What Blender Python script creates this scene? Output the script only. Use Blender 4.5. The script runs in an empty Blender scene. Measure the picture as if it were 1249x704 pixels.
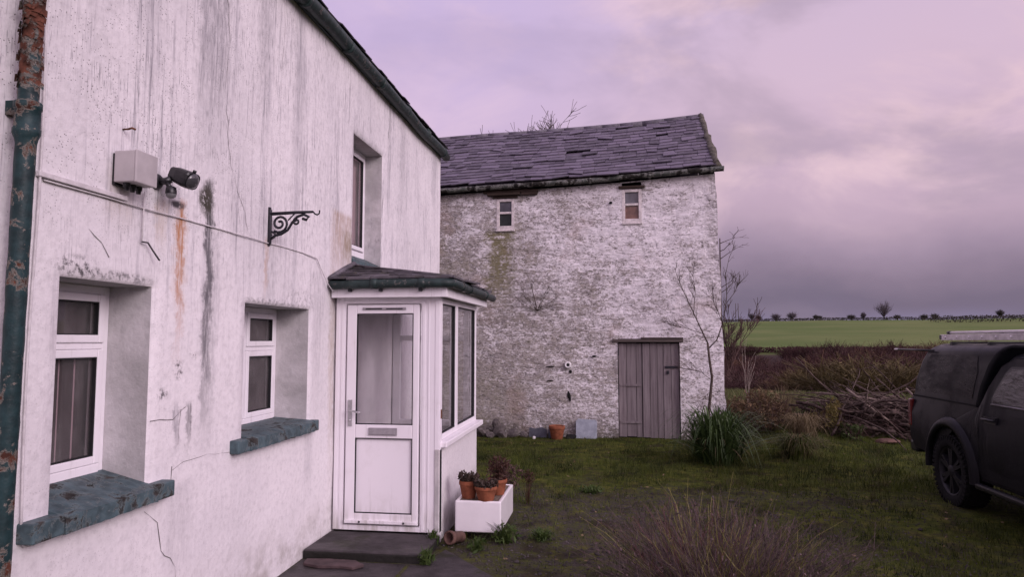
import bpy, bmesh, math, random
import numpy as np
from mathutils import Vector, Matrix, Euler
random.seed(7); rng = np.random.default_rng(11)
S = bpy.context.scene; C = S.collection; PI = math.pi
def rad(a): return math.radians(a)

# ------------------------------------------------------------------ mesh helpers
class MB:
    """collects shapes of ONE object (verts, faces, material index)"""
    def __init__(s): s.v=[]; s.f=[]; s.m=[]; s.sm=[]
    def add(s, vs, fs, mi=0, smooth=False):
        b=len(s.v); s.v+=[tuple(p) for p in vs]
        for f in fs: s.f.append([b+i for i in f]); s.m.append(mi); s.sm.append(smooth)
    def box(s, x0,x1,y0,y1,z0,z1, mi=0, M=None):
        vs=[(x,y,z) for x in (x0,x1) for y in (y0,y1) for z in (z0,z1)]
        if M is not None: vs=[M@Vector(p) for p in vs]
        s.add(vs,[(0,1,3,2),(4,6,7,5),(0,4,5,1),(2,3,7,6),(0,2,6,4),(1,5,7,3)],mi)
    def poly(s, pts, mi=0): s.add(pts,[tuple(range(len(pts)))],mi)
    def prism(s, pts2, fn, a, b, mi=0):
        """pts2 2-D outline, fn(u,v,w)->3-D, extruded w from a to b"""
        n=len(pts2); vs=[fn(u,v,a) for u,v in pts2]+[fn(u,v,b) for u,v in pts2]
        s.add(vs,[tuple(range(n))[::-1],tuple(range(n,2*n))]+[(i,(i+1)%n,n+(i+1)%n,n+i) for i in range(n)],mi)
    def tube(s, pts, r, n=8, mi=0, cap=True, smooth=True, jit=0):
        pts=[Vector(p) for p in pts]; k=len(pts)
        rs=r if isinstance(r,(list,tuple)) else [r]*k
        up=None; vs=[]
        for i,p in enumerate(pts):
            t=(pts[min(i+1,k-1)]-pts[max(i-1,0)])
            t=t.normalized() if t.length>1e-9 else Vector((0,0,1))
            if up is None:
                a=Vector((0,0,1)) if abs(t.z)<.9 else Vector((1,0,0)); up=(a-t*a.dot(t)).normalized()
            else:
                up=up-t*up.dot(t); up=up.normalized() if up.length>1e-6 else t.orthogonal().normalized()
            w=t.cross(up)
            for j in range(n):
                a=2*PI*j/n; rr=rs[i]*(1+(random.uniform(-jit,jit) if jit else 0))
                vs.append(p+(up*math.cos(a)+w*math.sin(a))*rr)
        fs=[(i*n+j,i*n+(j+1)%n,(i+1)*n+(j+1)%n,(i+1)*n+j) for i in range(k-1) for j in range(n)]
        if cap: fs+= [tuple(range(n))[::-1], tuple(range((k-1)*n,k*n))]
        s.add(vs,fs,mi,smooth)
    def lathe(s, prof, n=24, mi=0, M=None, cap=False):
        vs=[(r*math.cos(2*PI*j/n),r*math.sin(2*PI*j/n),z) for r,z in prof for j in range(n)]
        if M is not None: vs=[M@Vector(p) for p in vs]
        k=len(prof)
        fs=[(i*n+j,i*n+(j+1)%n,(i+1)*n+(j+1)%n,(i+1)*n+j) for i in range(k-1) for j in range(n)]
        if cap: fs+=[tuple(range(n))[::-1],tuple(range((k-1)*n,k*n))]
        s.add(vs,fs,mi,True)
    def rock(s, c, size, seed=0, mi=0, smooth=False, flat=.0):
        r=random.Random(seed); bm=bmesh.new(); bmesh.ops.create_icosphere(bm,subdivisions=2,radius=1)
        ds=[(Vector((r.gauss(0,1),r.gauss(0,1),r.gauss(0,1))).normalized(),r.uniform(.55,.95)) for _ in range(9)]
        vs=[]
        for v in bm.verts:
            p=v.co.copy()
            for d,l in ds:
                t=p.dot(d)
                if t>l: p-=d*(t-l)
            p*=1+r.uniform(-.03,.03)
            vs.append((c[0]+p.x*size[0],c[1]+p.y*size[1],c[2]+p.z*size[2]))
        bm.verts.index_update()
        fs=[tuple(v.index for v in f.verts) for f in bm.faces]; bm.free(); s.add(vs,fs,mi,smooth)
    def mesh(s, name, mats):
        me=bpy.data.meshes.new(name); me.from_pydata(s.v,[],s.f)
        for m in (mats if isinstance(mats,(list,tuple)) else [mats]): me.materials.append(m)
        me.polygons.foreach_set('material_index',s.m); me.polygons.foreach_set('use_smooth',s.sm)
        me.update(); return me

def link(name, me, parent=None, loc=(0,0,0), rot=(0,0,0)):
    o=bpy.data.objects.new(name,me); C.objects.link(o); o.location=loc; o.rotation_euler=rot
    if parent: o.parent=parent
    return o
def part(name, mb, mats, parent, off=None, bevel=0, seg=2):
    """a part, its mesh given in the parent's own coordinates (or in world ones with off = the thing's location)"""
    if off is not None: mb.v=[(a-off[0],b-off[1],c-off[2]) for a,b,c in mb.v]
    o=link(name, mb.mesh(name,mats), parent)
    if bevel:
        m=o.modifiers.new('bevel','BEVEL'); m.width=bevel; m.segments=seg; m.limit_method='ANGLE'; m.angle_limit=rad(35)
    return o
def tag(o,label,cat,group=None,kind=None):
    if label: o['label']=label
    if cat: o['category']=cat
    if group: o['group']=group
    if kind: o['kind']=kind
    return o
def thing(name,label,cat,loc=(0,0,0),rz=0,group=None):
    o=bpy.data.objects.new(name,None); C.objects.link(o); o.location=loc; o.rotation_euler=(0,0,rz); o.empty_display_size=.1
    return tag(o,label,cat,group)
def np_mesh(name, V, F, mats, mi=None, smooth=False):
    """big meshes: V (n,3), F (m,3|4) int arrays"""
    me=bpy.data.meshes.new(name); k=F.shape[1]
    me.vertices.add(len(V)); me.vertices.foreach_set('co',np.asarray(V,np.float32).ravel())
    me.loops.add(F.size); me.loops.foreach_set('vertex_index',F.astype(np.int32).ravel())
    me.polygons.add(len(F)); me.polygons.foreach_set('loop_start',(np.arange(len(F))*k).astype(np.int32))
    for m in (mats if isinstance(mats,(list,tuple)) else [mats]): me.materials.append(m)
    if mi is not None: me.polygons.foreach_set('material_index',np.asarray(mi,np.int32))
    me.polygons.foreach_set('use_smooth',np.full(len(F),smooth)); me.update(calc_edges=True); me.validate(); return me
def strips(P, W, side):
    """P (N,S,3) centre lines, W (S,) or (N,S) half widths, side (N,3) -> V,F of ribbons"""
    N,Sg,_=P.shape; W=np.broadcast_to(W,(N,Sg))
    V=np.stack([P-side[:,None,:]*W[:,:,None],P+side[:,None,:]*W[:,:,None]],2)
    base=(np.arange(N)*Sg*2)[:,None]+np.arange(Sg-1)[None,:]*2
    F=np.stack([base,base+1,base+3,base+2],-1).reshape(-1,4)
    return V.reshape(-1,3),F
def cat(parts):
    Vs=[];Fs=[];b=0
    for V,F in parts: Vs.append(V); Fs.append(F+b); b+=len(V)
    return np.concatenate(Vs),np.concatenate(Fs)
def rside(n):
    a=rng.uniform(0,2*PI,n); return np.stack([np.cos(a),np.sin(a),np.zeros(n)],1)

# value noise (numpy)
_tab=np.random.default_rng(3).random((256,256))
def vnoise(x,y,seed=0):
    x=np.asarray(x,float)+seed*17.31; y=np.asarray(y,float)+seed*7.77
    xi=np.floor(x).astype(int); yi=np.floor(y).astype(int); fx=x-xi; fy=y-yi
    fx=fx*fx*(3-2*fx); fy=fy*fy*(3-2*fy); g=lambda a,b:_tab[a%256,b%256]
    return (g(xi,yi)*(1-fx)+g(xi+1,yi)*fx)*(1-fy)+(g(xi,yi+1)*(1-fx)+g(xi+1,yi+1)*fx)*fy
def fbm(x,y,o=4,seed=0):
    t=0;a=.5
    for i in range(o): t=t+a*vnoise(x*2**i,y*2**i,seed+i); a*=.5
    return t

# ------------------------------------------------------------------ material helpers
class NT:
    def __init__(s,name):
        s.mat=bpy.data.materials.new(name); s.mat.use_nodes=True; s.t=s.mat.node_tree; s.t.nodes.clear()
        s.out=s.n('ShaderNodeOutputMaterial')
    def n(s,typ,**kw):
        nd=s.t.nodes.new(typ)
        for k,v in kw.items(): setattr(nd,k,v)
        return nd
    def put(s,sock,val):
        if val is None: return
        if isinstance(val,bpy.types.NodeSocket): s.t.links.new(val,sock)
        else:
            if sock.type=='RGBA' and len(val)==3: val=(*val,1)
            sock.default_value=val
    def obj(s): return s.n('ShaderNodeTexCoord').outputs['Object']
    def pos(s): return s.n('ShaderNodeNewGeometry').outputs['Position']
    def xyz(s,v):
        q=s.n('ShaderNodeSeparateXYZ'); s.put(q.inputs[0],v); return q.outputs
    def scale(s,v,sc,loc=(0,0,0)):
        q=s.n('ShaderNodeMapping'); s.put(q.inputs['Vector'],v); q.inputs['Scale'].default_value=sc; q.inputs['Location'].default_value=loc; return q.outputs[0]
    def noise(s,v,sc=5,det=4,ro=.55,dist=0):
        q=s.n('ShaderNodeTexNoise'); s.put(q.inputs['Vector'],v); q.inputs['Scale'].default_value=sc
        q.inputs['Detail'].default_value=det; q.inputs['Roughness'].default_value=ro; q.inputs['Distortion'].default_value=dist; return q.outputs['Fac']
    def vor(s,v,sc=5,feat='F1',out='Distance'):
        q=s.n('ShaderNodeTexVoronoi',feature=feat); s.put(q.inputs['Vector'],v); q.inputs['Scale'].default_value=sc; return q.outputs[out]
    def m(s,op,a,b=None,c=None,clamp=False):
        q=s.n('ShaderNodeMath',operation=op,use_clamp=clamp)
        for i,x in enumerate((a,b,c)):
            if x is not None: s.put(q.inputs[i],x)
        return q.outputs[0]
    def mr(s,v,a,b,c=0,d=1,smooth=True):
        q=s.n('ShaderNodeMapRange',interpolation_type='SMOOTHSTEP' if smooth else 'LINEAR')
        s.put(q.inputs['Value'],v)
        for k,x in zip(('From Min','From Max','To Min','To Max'),(a,b,c,d)): q.inputs[k].default_value=x
        return q.outputs['Result']
    def mix(s,f,a,b,mode='MIX'):
        q=s.n('ShaderNodeMix',data_type='RGBA',blend_type=mode)
        s.put(q.inputs[0],f); s.put(q.inputs[6],a); s.put(q.inputs[7],b); return q.outputs[2]
    def ramp(s,f,stops):
        q=s.n('ShaderNodeValToRGB'); s.put(q.inputs[0],f); e=q.color_ramp.elements
        while len(e)<len(stops): e.new(.5)
        for el,(p,c) in zip(e,stops): el.position=p; el.color=(*c,1)
        return q.outputs[0]
    def bump(s,h,strength=.3,dist=.01,nrm=None):
        q=s.n('ShaderNodeBump'); s.put(q.inputs['Height'],h); q.inputs['Strength'].default_value=strength; q.inputs['Distance'].default_value=dist
        if nrm is not None: s.put(q.inputs['Normal'],nrm)
        return q.outputs[0]
    def attr(s,name):
        q=s.n('ShaderNodeAttribute'); q.attribute_name=name; return q.outputs
    def rand(s): return s.n('ShaderNodeObjectInfo').outputs['Random']
    def island(s): return s.n('ShaderNodeNewGeometry').outputs['Random Per Island']
    def bsdf(s,col,rough=.8,spec=.3,metal=0,nrm=None,coat=0):
        q=s.n('ShaderNodeBsdfPrincipled'); s.put(q.inputs['Base Color'],col); s.put(q.inputs['Roughness'],rough)
        q.inputs['Specular IOR Level'].default_value=spec; s.put(q.inputs['Metallic'],metal)
        if nrm is not None: s.put(q.inputs['Normal'],nrm)
        if coat: q.inputs['Coat Weight'].default_value=coat
        s.t.links.new(q.outputs[0],s.out.inputs[0]); return s.mat
    def surf(s,sh): s.t.links.new(sh,s.out.inputs[0]); return s.mat
    def band(s,v,c,w,soft):
        """1 inside |v-c|<w, falling over soft"""
        d=s.m('ABSOLUTE',s.m('SUBTRACT',v,c)); return s.mr(d,w,w+soft,1,0)

def simple(name,col,var=.25,sc=8,rough=.8,spec=.3,metal=0,bump=.2,bd=.004,bsc=40,isl=False):
    t=NT(name); o=t.obj(); n=t.noise(o,sc,5,.6)
    f=t.mr(n,.3,.7,0,1)
    a=tuple(c*(1-var) for c in col); b=tuple(min(1,c*(1+var)) for c in col)
    c=t.mix(f,a,b)
    if isl: c=t.mix(t.island(),c,t.mix(1.0,c,(.45,.45,.45),'MULTIPLY'))
    return t.bsdf(c,rough,spec,metal,t.bump(t.noise(o,bsc,4),bump,bd) if bump else None)

# ---- house render: off-white masonry paint with mildew runs, rust, mould
def mat_house():
    t=NT('white_render'); p=t.pos(); x,y,z=t.xyz(p)
    big=t.noise(p,.9,4,.6); fine=t.noise(p,26,5,.65)
    c=t.mix(t.mr(big,.35,.7),(.77,.74,.75),(.67,.645,.66))
    c=t.mix(t.mr(fine,.42,.75,0,.42),c,(.46,.44,.45))
    zz=t.mr(z,1.2,3.0,.08,1)
    # vertical mildew runs: noise very long in z
    v1=t.noise(t.scale(p,(1,9,.33)),1,5,.62); v2=t.noise(t.scale(p,(1,34,1.1)),1,5,.7); brk=t.noise(p,2.2,4,.6)
    s1=t.m('MULTIPLY',t.m('MULTIPLY',t.mr(v1,.50,.72),t.mr(brk,.32,.62)),zz)
    s2=t.m('MULTIPLY',t.m('MULTIPLY',t.mr(v2,.50,.72),t.mr(t.noise(t.scale(p,(1,1.4,.9)),1.7,3,.6),.34,.58)),zz)
    c=t.mix(t.m('MULTIPLY',s1,.52),c,(.33,.315,.35))
    c=t.mix(t.m('MULTIPLY',s2,.80),c,(.19,.18,.21))
    # fine vertical grey dashes
    dsh=t.noise(t.scale(p,(30,120,9)),1,3,.6)
    c=t.mix(t.m('MULTIPLY',t.m('MULTIPLY',t.mr(dsh,.54,.70),t.mr(brk,.36,.58)),t.m('MULTIPLY',zz,.75)),c,(.14,.135,.15))
    # black speckle, thick near the drainpipe
    vo=t.vor(p,66); spk=t.m('MULTIPLY',t.mr(vo,.14,.26,1,0),t.mr(t.noise(p,7,4,.6),.42,.58))
    near=t.m('MULTIPLY',t.mr(y,2.9,6.5,1,.15),t.mr(z,2.1,2.7,.25,1))
    c=t.mix(t.m('MULTIPLY',spk,t.m('MULTIPLY',near,.85)),c,(.07,.065,.06))
    wob=t.m('MULTIPLY',t.m('SUBTRACT',t.noise(t.scale(p,(1,1,5)),1.6,3),.5),.10)
    wob2=t.m('MULTIPLY',t.m('SUBTRACT',t.noise(p,14,4,.7),.5),.12)
    yw=t.m('ADD',y,wob); yw2=t.m('ADD',yw,wob2)
    gr=t.noise(t.scale(p,(1,60,9)),1,4,.7); g=t.mr(gr,.32,.66,.25,1)
    def run(yc,zt,zb,w,soft,st,col,grain=True,c0=None,sharp=.06,yv=yw2):
        f=t.band(yv,yc,w,soft)
        f=t.m('MULTIPLY',f,t.mr(z,zt,zt+sharp,1,0))
        f=t.m('MULTIPLY',f,t.mr(z,zb,zt-(zt-zb)*.35,0,1))
        if grain: f=t.m('MULTIPLY',f,g)
        return t.mix(t.m('MULTIPLY',f,st),c0,col)
    dark=(.07,.065,.07); grey=(.24,.23,.25); rust=(.40,.15,.05)
    R=[(3.98,4.8,2.5,.10,.12,.75,grey),(3.99,2.72,.95,.026,.035,1.0,dark),(3.985,2.6,1.3,.012,.02,.9,dark),(4.02,2.40,.70,.05,.06,.45,grey),
       (3.705,2.53,1.50,.012,.035,.95,rust),(3.70,2.5,1.7,.04,.05,.28,(.5,.3,.16)),(4.72,2.46,1.95,.012,.03,.55,(.42,.25,.14)),
       (3.52,2.5,2.2,.03,.04,.4,(.45,.33,.2)),(3.2,2.60,2.25,.05,.08,.35,(.45,.36,.28)),
       (4.80,2.4,1.4,.03,.06,.3,grey),(5.2,4.7,2.4,.05,.1,.4,grey),(4.62,4.6,3.0,.05,.08,.45,grey),(3.35,4.4,2.9,.06,.1,.35,grey),(3.0,4.4,2.8,.05,.1,.35,grey),
       (5.95,2.35,.15,.03,.06,.55,(.36,.28,.19)),(5.6,2.3,.9,.03,.1,.25,grey),(6.15,2.9,2.2,.16,.16,.75,(.36,.25,.17)),(6.28,2.75,2.3,.07,.1,.5,(.2,.17,.1)),
       (7.5,4.6,2.6,.02,.04,.5,grey),(8.0,4.6,3.0,.05,.1,.4,grey),(9.5,4.6,3.0,.05,.1,.4,grey),(3.84,1.35,1.0,.012,.025,.7,dark),(3.72,1.36,1.05,.012,.02,.7,grey),
       (5.5,1.0,.3,.03,.08,.3,grey),(3.78,.9,.2,.06,.1,.25,grey)]
    for q in R: c=run(*q,c0=c)
    def blob(yc,zc,ry,rz,st,col,c0,lo=.45,hi=.62):
        dy=t.m('DIVIDE',t.m('SUBTRACT',yw2,yc),ry); dz=t.m('DIVIDE',t.m('SUBTRACT',z,zc),rz)
        d=t.m('SQRT',t.m('ADD',t.m('MULTIPLY',dy,dy),t.m('MULTIPLY',dz,dz)))
        f=t.m('MULTIPLY',t.mr(d,.35,1.1,1,0),t.mr(t.noise(p,30,5,.7),lo,hi)); return t.mix(t.m('MULTIPLY',f,st),c0,col)
    c=blob(3.955,2.62,.10,.13,1,(.055,.05,.04),c,.3,.5); c=blob(3.66,2.53,.10,.03,1,dark,c,.3,.5)
    c=blob(2.93,2.09,.17,.07,.9,dark,c); c=blob(3.22,2.07,.3,.035,.7,dark,c); c=blob(4.8,2.03,.5,.03,.55,dark,c); c=blob(5.3,2.07,.35,.12,.35,dark,c)
    c=blob(3.72,1.58,.06,.07,.9,dark,c); c=blob(3.6,1.45,.05,.04,.8,dark,c); c=blob(3.86,1.66,.03,.035,.9,dark,c); c=blob(3.28,2.58,.18,.10,.35,grey,c)
    # splash-back grime low on the wall
    low=t.m('MULTIPLY',t.mr(z,.02,.5,1,0),t.mr(t.noise(p,5,5,.65),.35,.7)); c=t.mix(t.m('MULTIPLY',low,.6),c,(.23,.21,.17))
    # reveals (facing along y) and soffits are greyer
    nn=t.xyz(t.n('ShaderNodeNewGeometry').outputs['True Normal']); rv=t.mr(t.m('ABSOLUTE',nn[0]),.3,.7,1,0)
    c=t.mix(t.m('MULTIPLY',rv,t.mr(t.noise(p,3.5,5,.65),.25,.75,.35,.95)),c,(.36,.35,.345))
    h=t.m('ADD',t.m('MULTIPLY',t.noise(p,5,4,.6),.8),t.m('ADD',t.m('MULTIPLY',fine,.35),t.m('MULTIPLY',t.noise(p,90,3,.6),.06)))
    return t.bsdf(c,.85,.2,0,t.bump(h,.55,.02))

def mat_barn():
    t=NT('whitewashed_rubble'); o=t.obj(); x,y,z=t.xyz(o)
    co=t.attr('stone')['Color']; sp=t.n('ShaderNodeSeparateColor'); t.put(sp.inputs[0],co); edge,cell,hi=sp.outputs[0],sp.outputs[1],sp.outputs[2]
    q=t.scale(o,(1,1,1.65)); n1=t.noise(q,13,6,.72,.3); n2=t.noise(q,2.2,4,.6); n3=t.noise(t.scale(o,(1,1,1.6)),30,5,.75); n4=t.noise(o,.75,3,.55)
    dash=t.noise(t.scale(o,(2.2,3,12)),1.0,5,.7)
    wear=t.m('ADD',t.mr(x,-4.2,1.2,.30,-.06,False),t.mr(z,.1,3.6,.13,-.05,False))
    wear=t.m('ADD',wear,t.m('MULTIPLY',t.m('SUBTRACT',n2,.5),.85))
    wear=t.m('ADD',wear,t.m('MULTIPLY',t.m('SUBTRACT',n4,.5),.55))
    wear=t.m('ADD',wear,t.m('MULTIPLY',t.m('SUBTRACT',cell,.5),.07))
    v=t.m('ADD',t.m('ADD',t.m('MULTIPLY',n1,.55),t.m('MULTIPLY',n3,.45)),t.m('MULTIPLY',wear,.42))
    v=t.m('ADD',v,t.m('MULTIPLY',t.m('SUBTRACT',dash,.5),.28)); v=t.m('ADD',v,t.m('MULTIPLY',edge,.0))
    loss=t.mr(v,.49,.62)
    white=t.mix(t.mr(t.noise(o,6,4),.3,.7),(.80,.765,.78),(.64,.61,.62))
    stone=t.mix(cell,(.15,.125,.115),(.30,.265,.24)); stone=t.mix(t.mr(t.noise(q,9,4),.4,.7),stone,(.19,.165,.12))
    c=t.mix(t.m('MULTIPLY',loss,.76),white,stone)
    pit=t.m('MULTIPLY',t.mr(t.noise(t.scale(o,(1,1,2.2)),24,4,.7),.57,.66),t.mr(v,.40,.54)); c=t.mix(t.m('MULTIPLY',pit,.95),c,(.05,.042,.04))
    sk=t.m('MULTIPLY',t.mr(t.noise(t.scale(o,(1,1,1.6)),21,4,.8),.535,.62),t.mr(v,.40,.55,.10,1)); c=t.mix(t.m('MULTIPLY',sk,.76),c,(.075,.065,.058))
    jl=t.m('MULTIPLY',t.mr(dash,.59,.70),t.mr(n2,.46,.62)); c=t.mix(t.m('MULTIPLY',jl,.7),c,(.07,.06,.05))
    # moss and algae
    ms=t.m('MULTIPLY',t.m('MULTIPLY',t.band(t.m('ADD',x,t.m('MULTIPLY',t.m('SUBTRACT',n2,.5),.7)),-2.78,.14,.22),t.mr(z,3.8,3.9,1,0)),t.mr(z,2.1,3.2,0,1))
    c=t.mix(t.m('MULTIPLY',ms,t.mr(n1,.36,.55,.25,.95)),c,(.17,.155,.085))
    al=t.m('MULTIPLY',t.mr(n4,.46,.66),t.mr(x,-3.8,-.2,1,0)); c=t.mix(t.m('MULTIPLY',al,t.mr(n1,.36,.6,.1,.6)),c,(.23,.215,.135))
    br=t.m('MULTIPLY',t.mr(t.noise(o,1.1,3),.55,.7),.22); c=t.mix(br,c,(.34,.22,.17))
    lo=t.m('MULTIPLY',t.mr(z,-.1,.45,1,0),t.mr(n1,.3,.55)); c=t.mix(t.m('MULTIPLY',lo,.75),c,(.09,.08,.06))
    ed=t.m('MULTIPLY',t.m('MULTIPLY',t.mr(x,.95,1.33,0,1),t.mr(z,1.8,4.0,0,1)),t.mr(n1,.38,.6)); c=t.mix(t.m('MULTIPLY',ed,.7),c,(.15,.13,.12))
    h=t.m('ADD',t.m('MULTIPLY',n1,1),t.m('ADD',t.m('MULTIPLY',n3,.6),t.m('MULTIPLY',dash,.35)))
    return t.bsdf(c,.92,.12,0,t.bump(h,.55,.018))

def mat_slate(name,moss=.25,base=(.125,.105,.14)):
    t=NT(name); p=t.pos(); r=t.island()
    c=t.mix(r,tuple(b*.55 for b in base),tuple(b*1.6 for b in base))
    c=t.mix(t.mr(t.noise(p,7,5,.65),.4,.75,0,.5),c,(.20,.18,.21))
    c=t.mix(t.m('MULTIPLY',t.mr(t.noise(p,11,5,.7),.55,.68),moss),c,(.075,.07,.035))
    return t.bsdf(c,.62,.35,0,t.bump(t.noise(p,30,5,.6),.5,.008))

def mat_peel(name,paint,under=(.20,.065,.03),amt=.5,sc=9,edge=(.32,.27,.22),zband=None):
    """cracked, flaking gloss paint over rusty iron or bare wood"""
    t=NT(name); p=t.pos(); x,y,z=t.xyz(p)
    n=t.noise(p,sc,6,.7,.4); m=n
    if zband: m=t.m('ADD',n,t.m('MULTIPLY',t.band(z,zband[0],zband[1],.18),zband[2]))
    f=t.mr(m,1-amt-.03,1-amt+.03)
    e=t.m('MULTIPLY',t.mr(m,1-amt-.06,1-amt-.02),t.mr(m,1-amt-.0,1-amt+.04,1,0))
    c=t.mix(t.mr(t.noise(p,16,4),.3,.7),paint,tuple(q*.5 for q in paint))
    u=t.mix(t.mr(t.noise(p,14,5),.35,.65),under,tuple(q*.35 for q in under))
    c=t.mix(f,c,u); c=t.mix(t.m('MULTIPLY',e,.8),c,edge)
    h=t.m('ADD',t.m('MULTIPLY',f,-1),t.m('MULTIPLY',t.noise(p,50,4),.35))
    return t.bsdf(c,t.mr(f,0,1,.5,.9),.25,0,t.bump(h,.9,.008))

def mat_upvc(name='white_upvc',col=(.80,.77,.80)):
    t=NT(name); p=t.pos(); d=t.mr(t.noise(p,4,5,.65),.5,.8,0,.35); z=t.xyz(p)[2]
    c=t.mix(d,col,(.55,.52,.5)); c=t.mix(t.m('MULTIPLY',t.mr(z,.08,.4,1,0),t.mr(t.noise(t.scale(p,(20,20,3)),1,4),.4,.7,0,.6)),c,(.36,.34,.29))
    c=t.mix(t.m('MULTIPLY',t.mr(t.noise(t.scale(p,(30,30,2)),1,4,.6),.58,.75),.28),c,(.35,.33,.3))
    return t.bsdf(c,.38,.4,0,t.bump(t.noise(p,12,2),.05,.004))
def mat_glass(name='window_glass',tint=(.95,.95,.96),dirt=.06,ior=1.5):
    t=NT(name); p=t.pos(); fr=t.n('ShaderNodeFresnel'); fr.inputs[0].default_value=ior
    t.put(fr.inputs['Normal'],t.bump(t.noise(p,1.6,2),.25,.004))
    tr=t.n('ShaderNodeBsdfTransparent'); t.put(tr.inputs[0],tint); gl=t.n('ShaderNodeBsdfGlossy'); gl.inputs['Roughness'].default_value=.03
    t.put(gl.inputs['Normal'],t.bump(t.noise(p,1.3,2),.10,.02))
    mx=t.n('ShaderNodeMixShader'); t.put(mx.inputs[0],t.m('MINIMUM',t.m('MULTIPLY',fr.outputs[0],1.25),1)); t.t.links.new(tr.outputs[0],mx.inputs[1]); t.t.links.new(gl.outputs[0],mx.inputs[2])
    df=t.n('ShaderNodeBsdfDiffuse'); t.put(df.inputs[0],(.4,.38,.38)); m2=t.n('ShaderNodeMixShader')
    t.put(m2.inputs[0],t.mr(t.noise(t.scale(p,(3,3,1.4)),3,5,.7),.4,.8,dirt*.3,dirt)); t.t.links.new(mx.outputs[0],m2.inputs[1]); t.t.links.new(df.outputs[0],m2.inputs[2])
    return t.surf(m2.outputs[0])
def mat_wood(name,a,b,sx=(26,26,1.2),rough=.9):
    t=NT(name); o=t.obj(); g=t.noise(t.scale(o,sx),1,6,.65,.6); g2=t.noise(t.scale(o,tuple(q*3 for q in sx)),1,4,.7)
    c=t.mix(t.mr(g,.3,.7),a,b); c=t.mix(t.mr(g2,.58,.75,0,.8),c,tuple(q*.25 for q in a)); c=t.mix(t.m('MULTIPLY',t.island(),.45),c,tuple(q*.5 for q in b))
    return t.bsdf(c,rough,.15,0,t.bump(t.m('ADD',g,g2),.7,.006))
def mat_leaf(name,a,b,rough=.6,dry=None,trans=.25,patchy=None):
    t=NT(name); c=t.mix(t.island(),a,b)
    if patchy: c=t.mix(t.mr(t.noise(t.pos(),1.9,5,.65),.40,.58),c,t.mix(1.0,c,patchy,'MULTIPLY'))
    if 'scrub' in name: c=t.mix(t.m('MULTIPLY',t.rand(),.65),c,t.mix(1.0,c,(1.25,1.0,.75) if name[0]!='r' else (.55,.6,.55),'MULTIPLY'))
    if dry: c=t.mix(t.mr(t.noise(t.pos(),3,3),.55,.7,0,.7),c,dry)
    q=t.n('ShaderNodeBsdfPrincipled'); t.put(q.inputs['Base Color'],c); q.inputs['Roughness'].default_value=rough; q.inputs['Specular IOR Level'].default_value=.25
    tl=t.n('ShaderNodeBsdfTranslucent'); t.put(tl.inputs[0],c); m=t.n('ShaderNodeMixShader'); m.inputs[0].default_value=trans
    t.t.links.new(q.outputs[0],m.inputs[1]); t.t.links.new(tl.outputs[0],m.inputs[2]); return t.surf(m.outputs[0])

def mat_ground():
    t=NT('yard_and_field'); p=t.pos(); x,y,z=t.xyz(p)
    n=t.noise(p,1.1,5,.62); nf=t.noise(p,9,6,.7); nn=t.noise(p,60,4,.7)
    moss=t.mix(t.mr(nf,.3,.7),(.026,.040,.006),(.085,.098,.016)); moss=t.mix(t.mr(t.noise(p,2.6,4),.5,.7,0,.55),moss,(.055,.042,.020))
    grav=t.mix(t.mr(nn,.3,.75),(.034,.027,.026),(.105,.088,.086)); grav=t.mix(t.mr(nf,.45,.7,0,.75),grav,(.042,.033,.028))
    # bare gravel patch in front of the porch; it thins out into the turf, wheel tracks run to the right
    yy=t.m('ADD',y,t.m('MULTIPLY',t.m('SUBTRACT',n,.5),4.0)); xx=t.m('ADD',x,t.m('MULTIPLY',t.m('SUBTRACT',nf,.5),2.2))
    patch=t.m('MULTIPLY',t.mr(yy,7.9,8.9,1,0),t.mr(xx,.3,1.9,1,0))
    tr1=t.m('MULTIPLY',t.band(t.m('ADD',yy,t.m('MULTIPLY',x,.10)),8.3,.22,.4),t.mr(xx,.5,7.5,.5,.2)); tr2=t.m('MULTIPLY',t.band(t.m('ADD',yy,t.m('MULTIPLY',x,.06)),6.6,.3,.5),t.mr(xx,2,7.5,.5,.2))
    gm=t.m('MAXIMUM',patch,t.m('MAXIMUM',tr1,tr2)); gm=t.m('MULTIPLY',gm,t.mr(nf,.30,.62,1,.25))
    c=t.mix(gm,moss,grav); mud=t.mr(t.noise(p,2.3,5,.6),.50,.64); c=t.mix(t.m('MULTIPLY',mud,.75),c,(.026,.020,.014)); ymoss=t.m('MULTIPLY',t.mr(t.noise(p,3.7,5,.65),.52,.66),t.mr(gm,.1,.6,1,.25)); c=t.mix(t.m('MULTIPLY',ymoss,.7),c,(.125,.125,.026))  # mud patches and yellow-green moss patches by noise
    far=t.mr(y,16,20); fld=t.mix(t.mr(t.noise(p,.35,4),.3,.7),(.070,.100,.026),(.115,.130,.042))
    c=t.mix(far,c,fld)
    s=t.m('ADD',t.m('MULTIPLY',x,.31),t.m('MULTIPLY',y,.95))
    scr=t.m('MULTIPLY',t.mr(s,25.5,27.5),t.mr(s,92,100,1,0)); c=t.mix(scr,c,(.045,.030,.026))
    ff=t.mr(s,98,104); green=t.mix(t.mr(t.noise(t.scale(p,(.02,.02,.02)),1.6,4),.35,.7),(.095,.140,.038),(.145,.175,.060)); green=t.mix(t.mr(t.noise(p,.2,4),.4,.7,0,.25),green,(.08,.11,.03)); c=t.mix(ff,c,green)
    return t.bsdf(c,.95,.1,0,t.bump(t.m('ADD',nf,t.m('MULTIPLY',nn,.5)),.7,.03))

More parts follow.
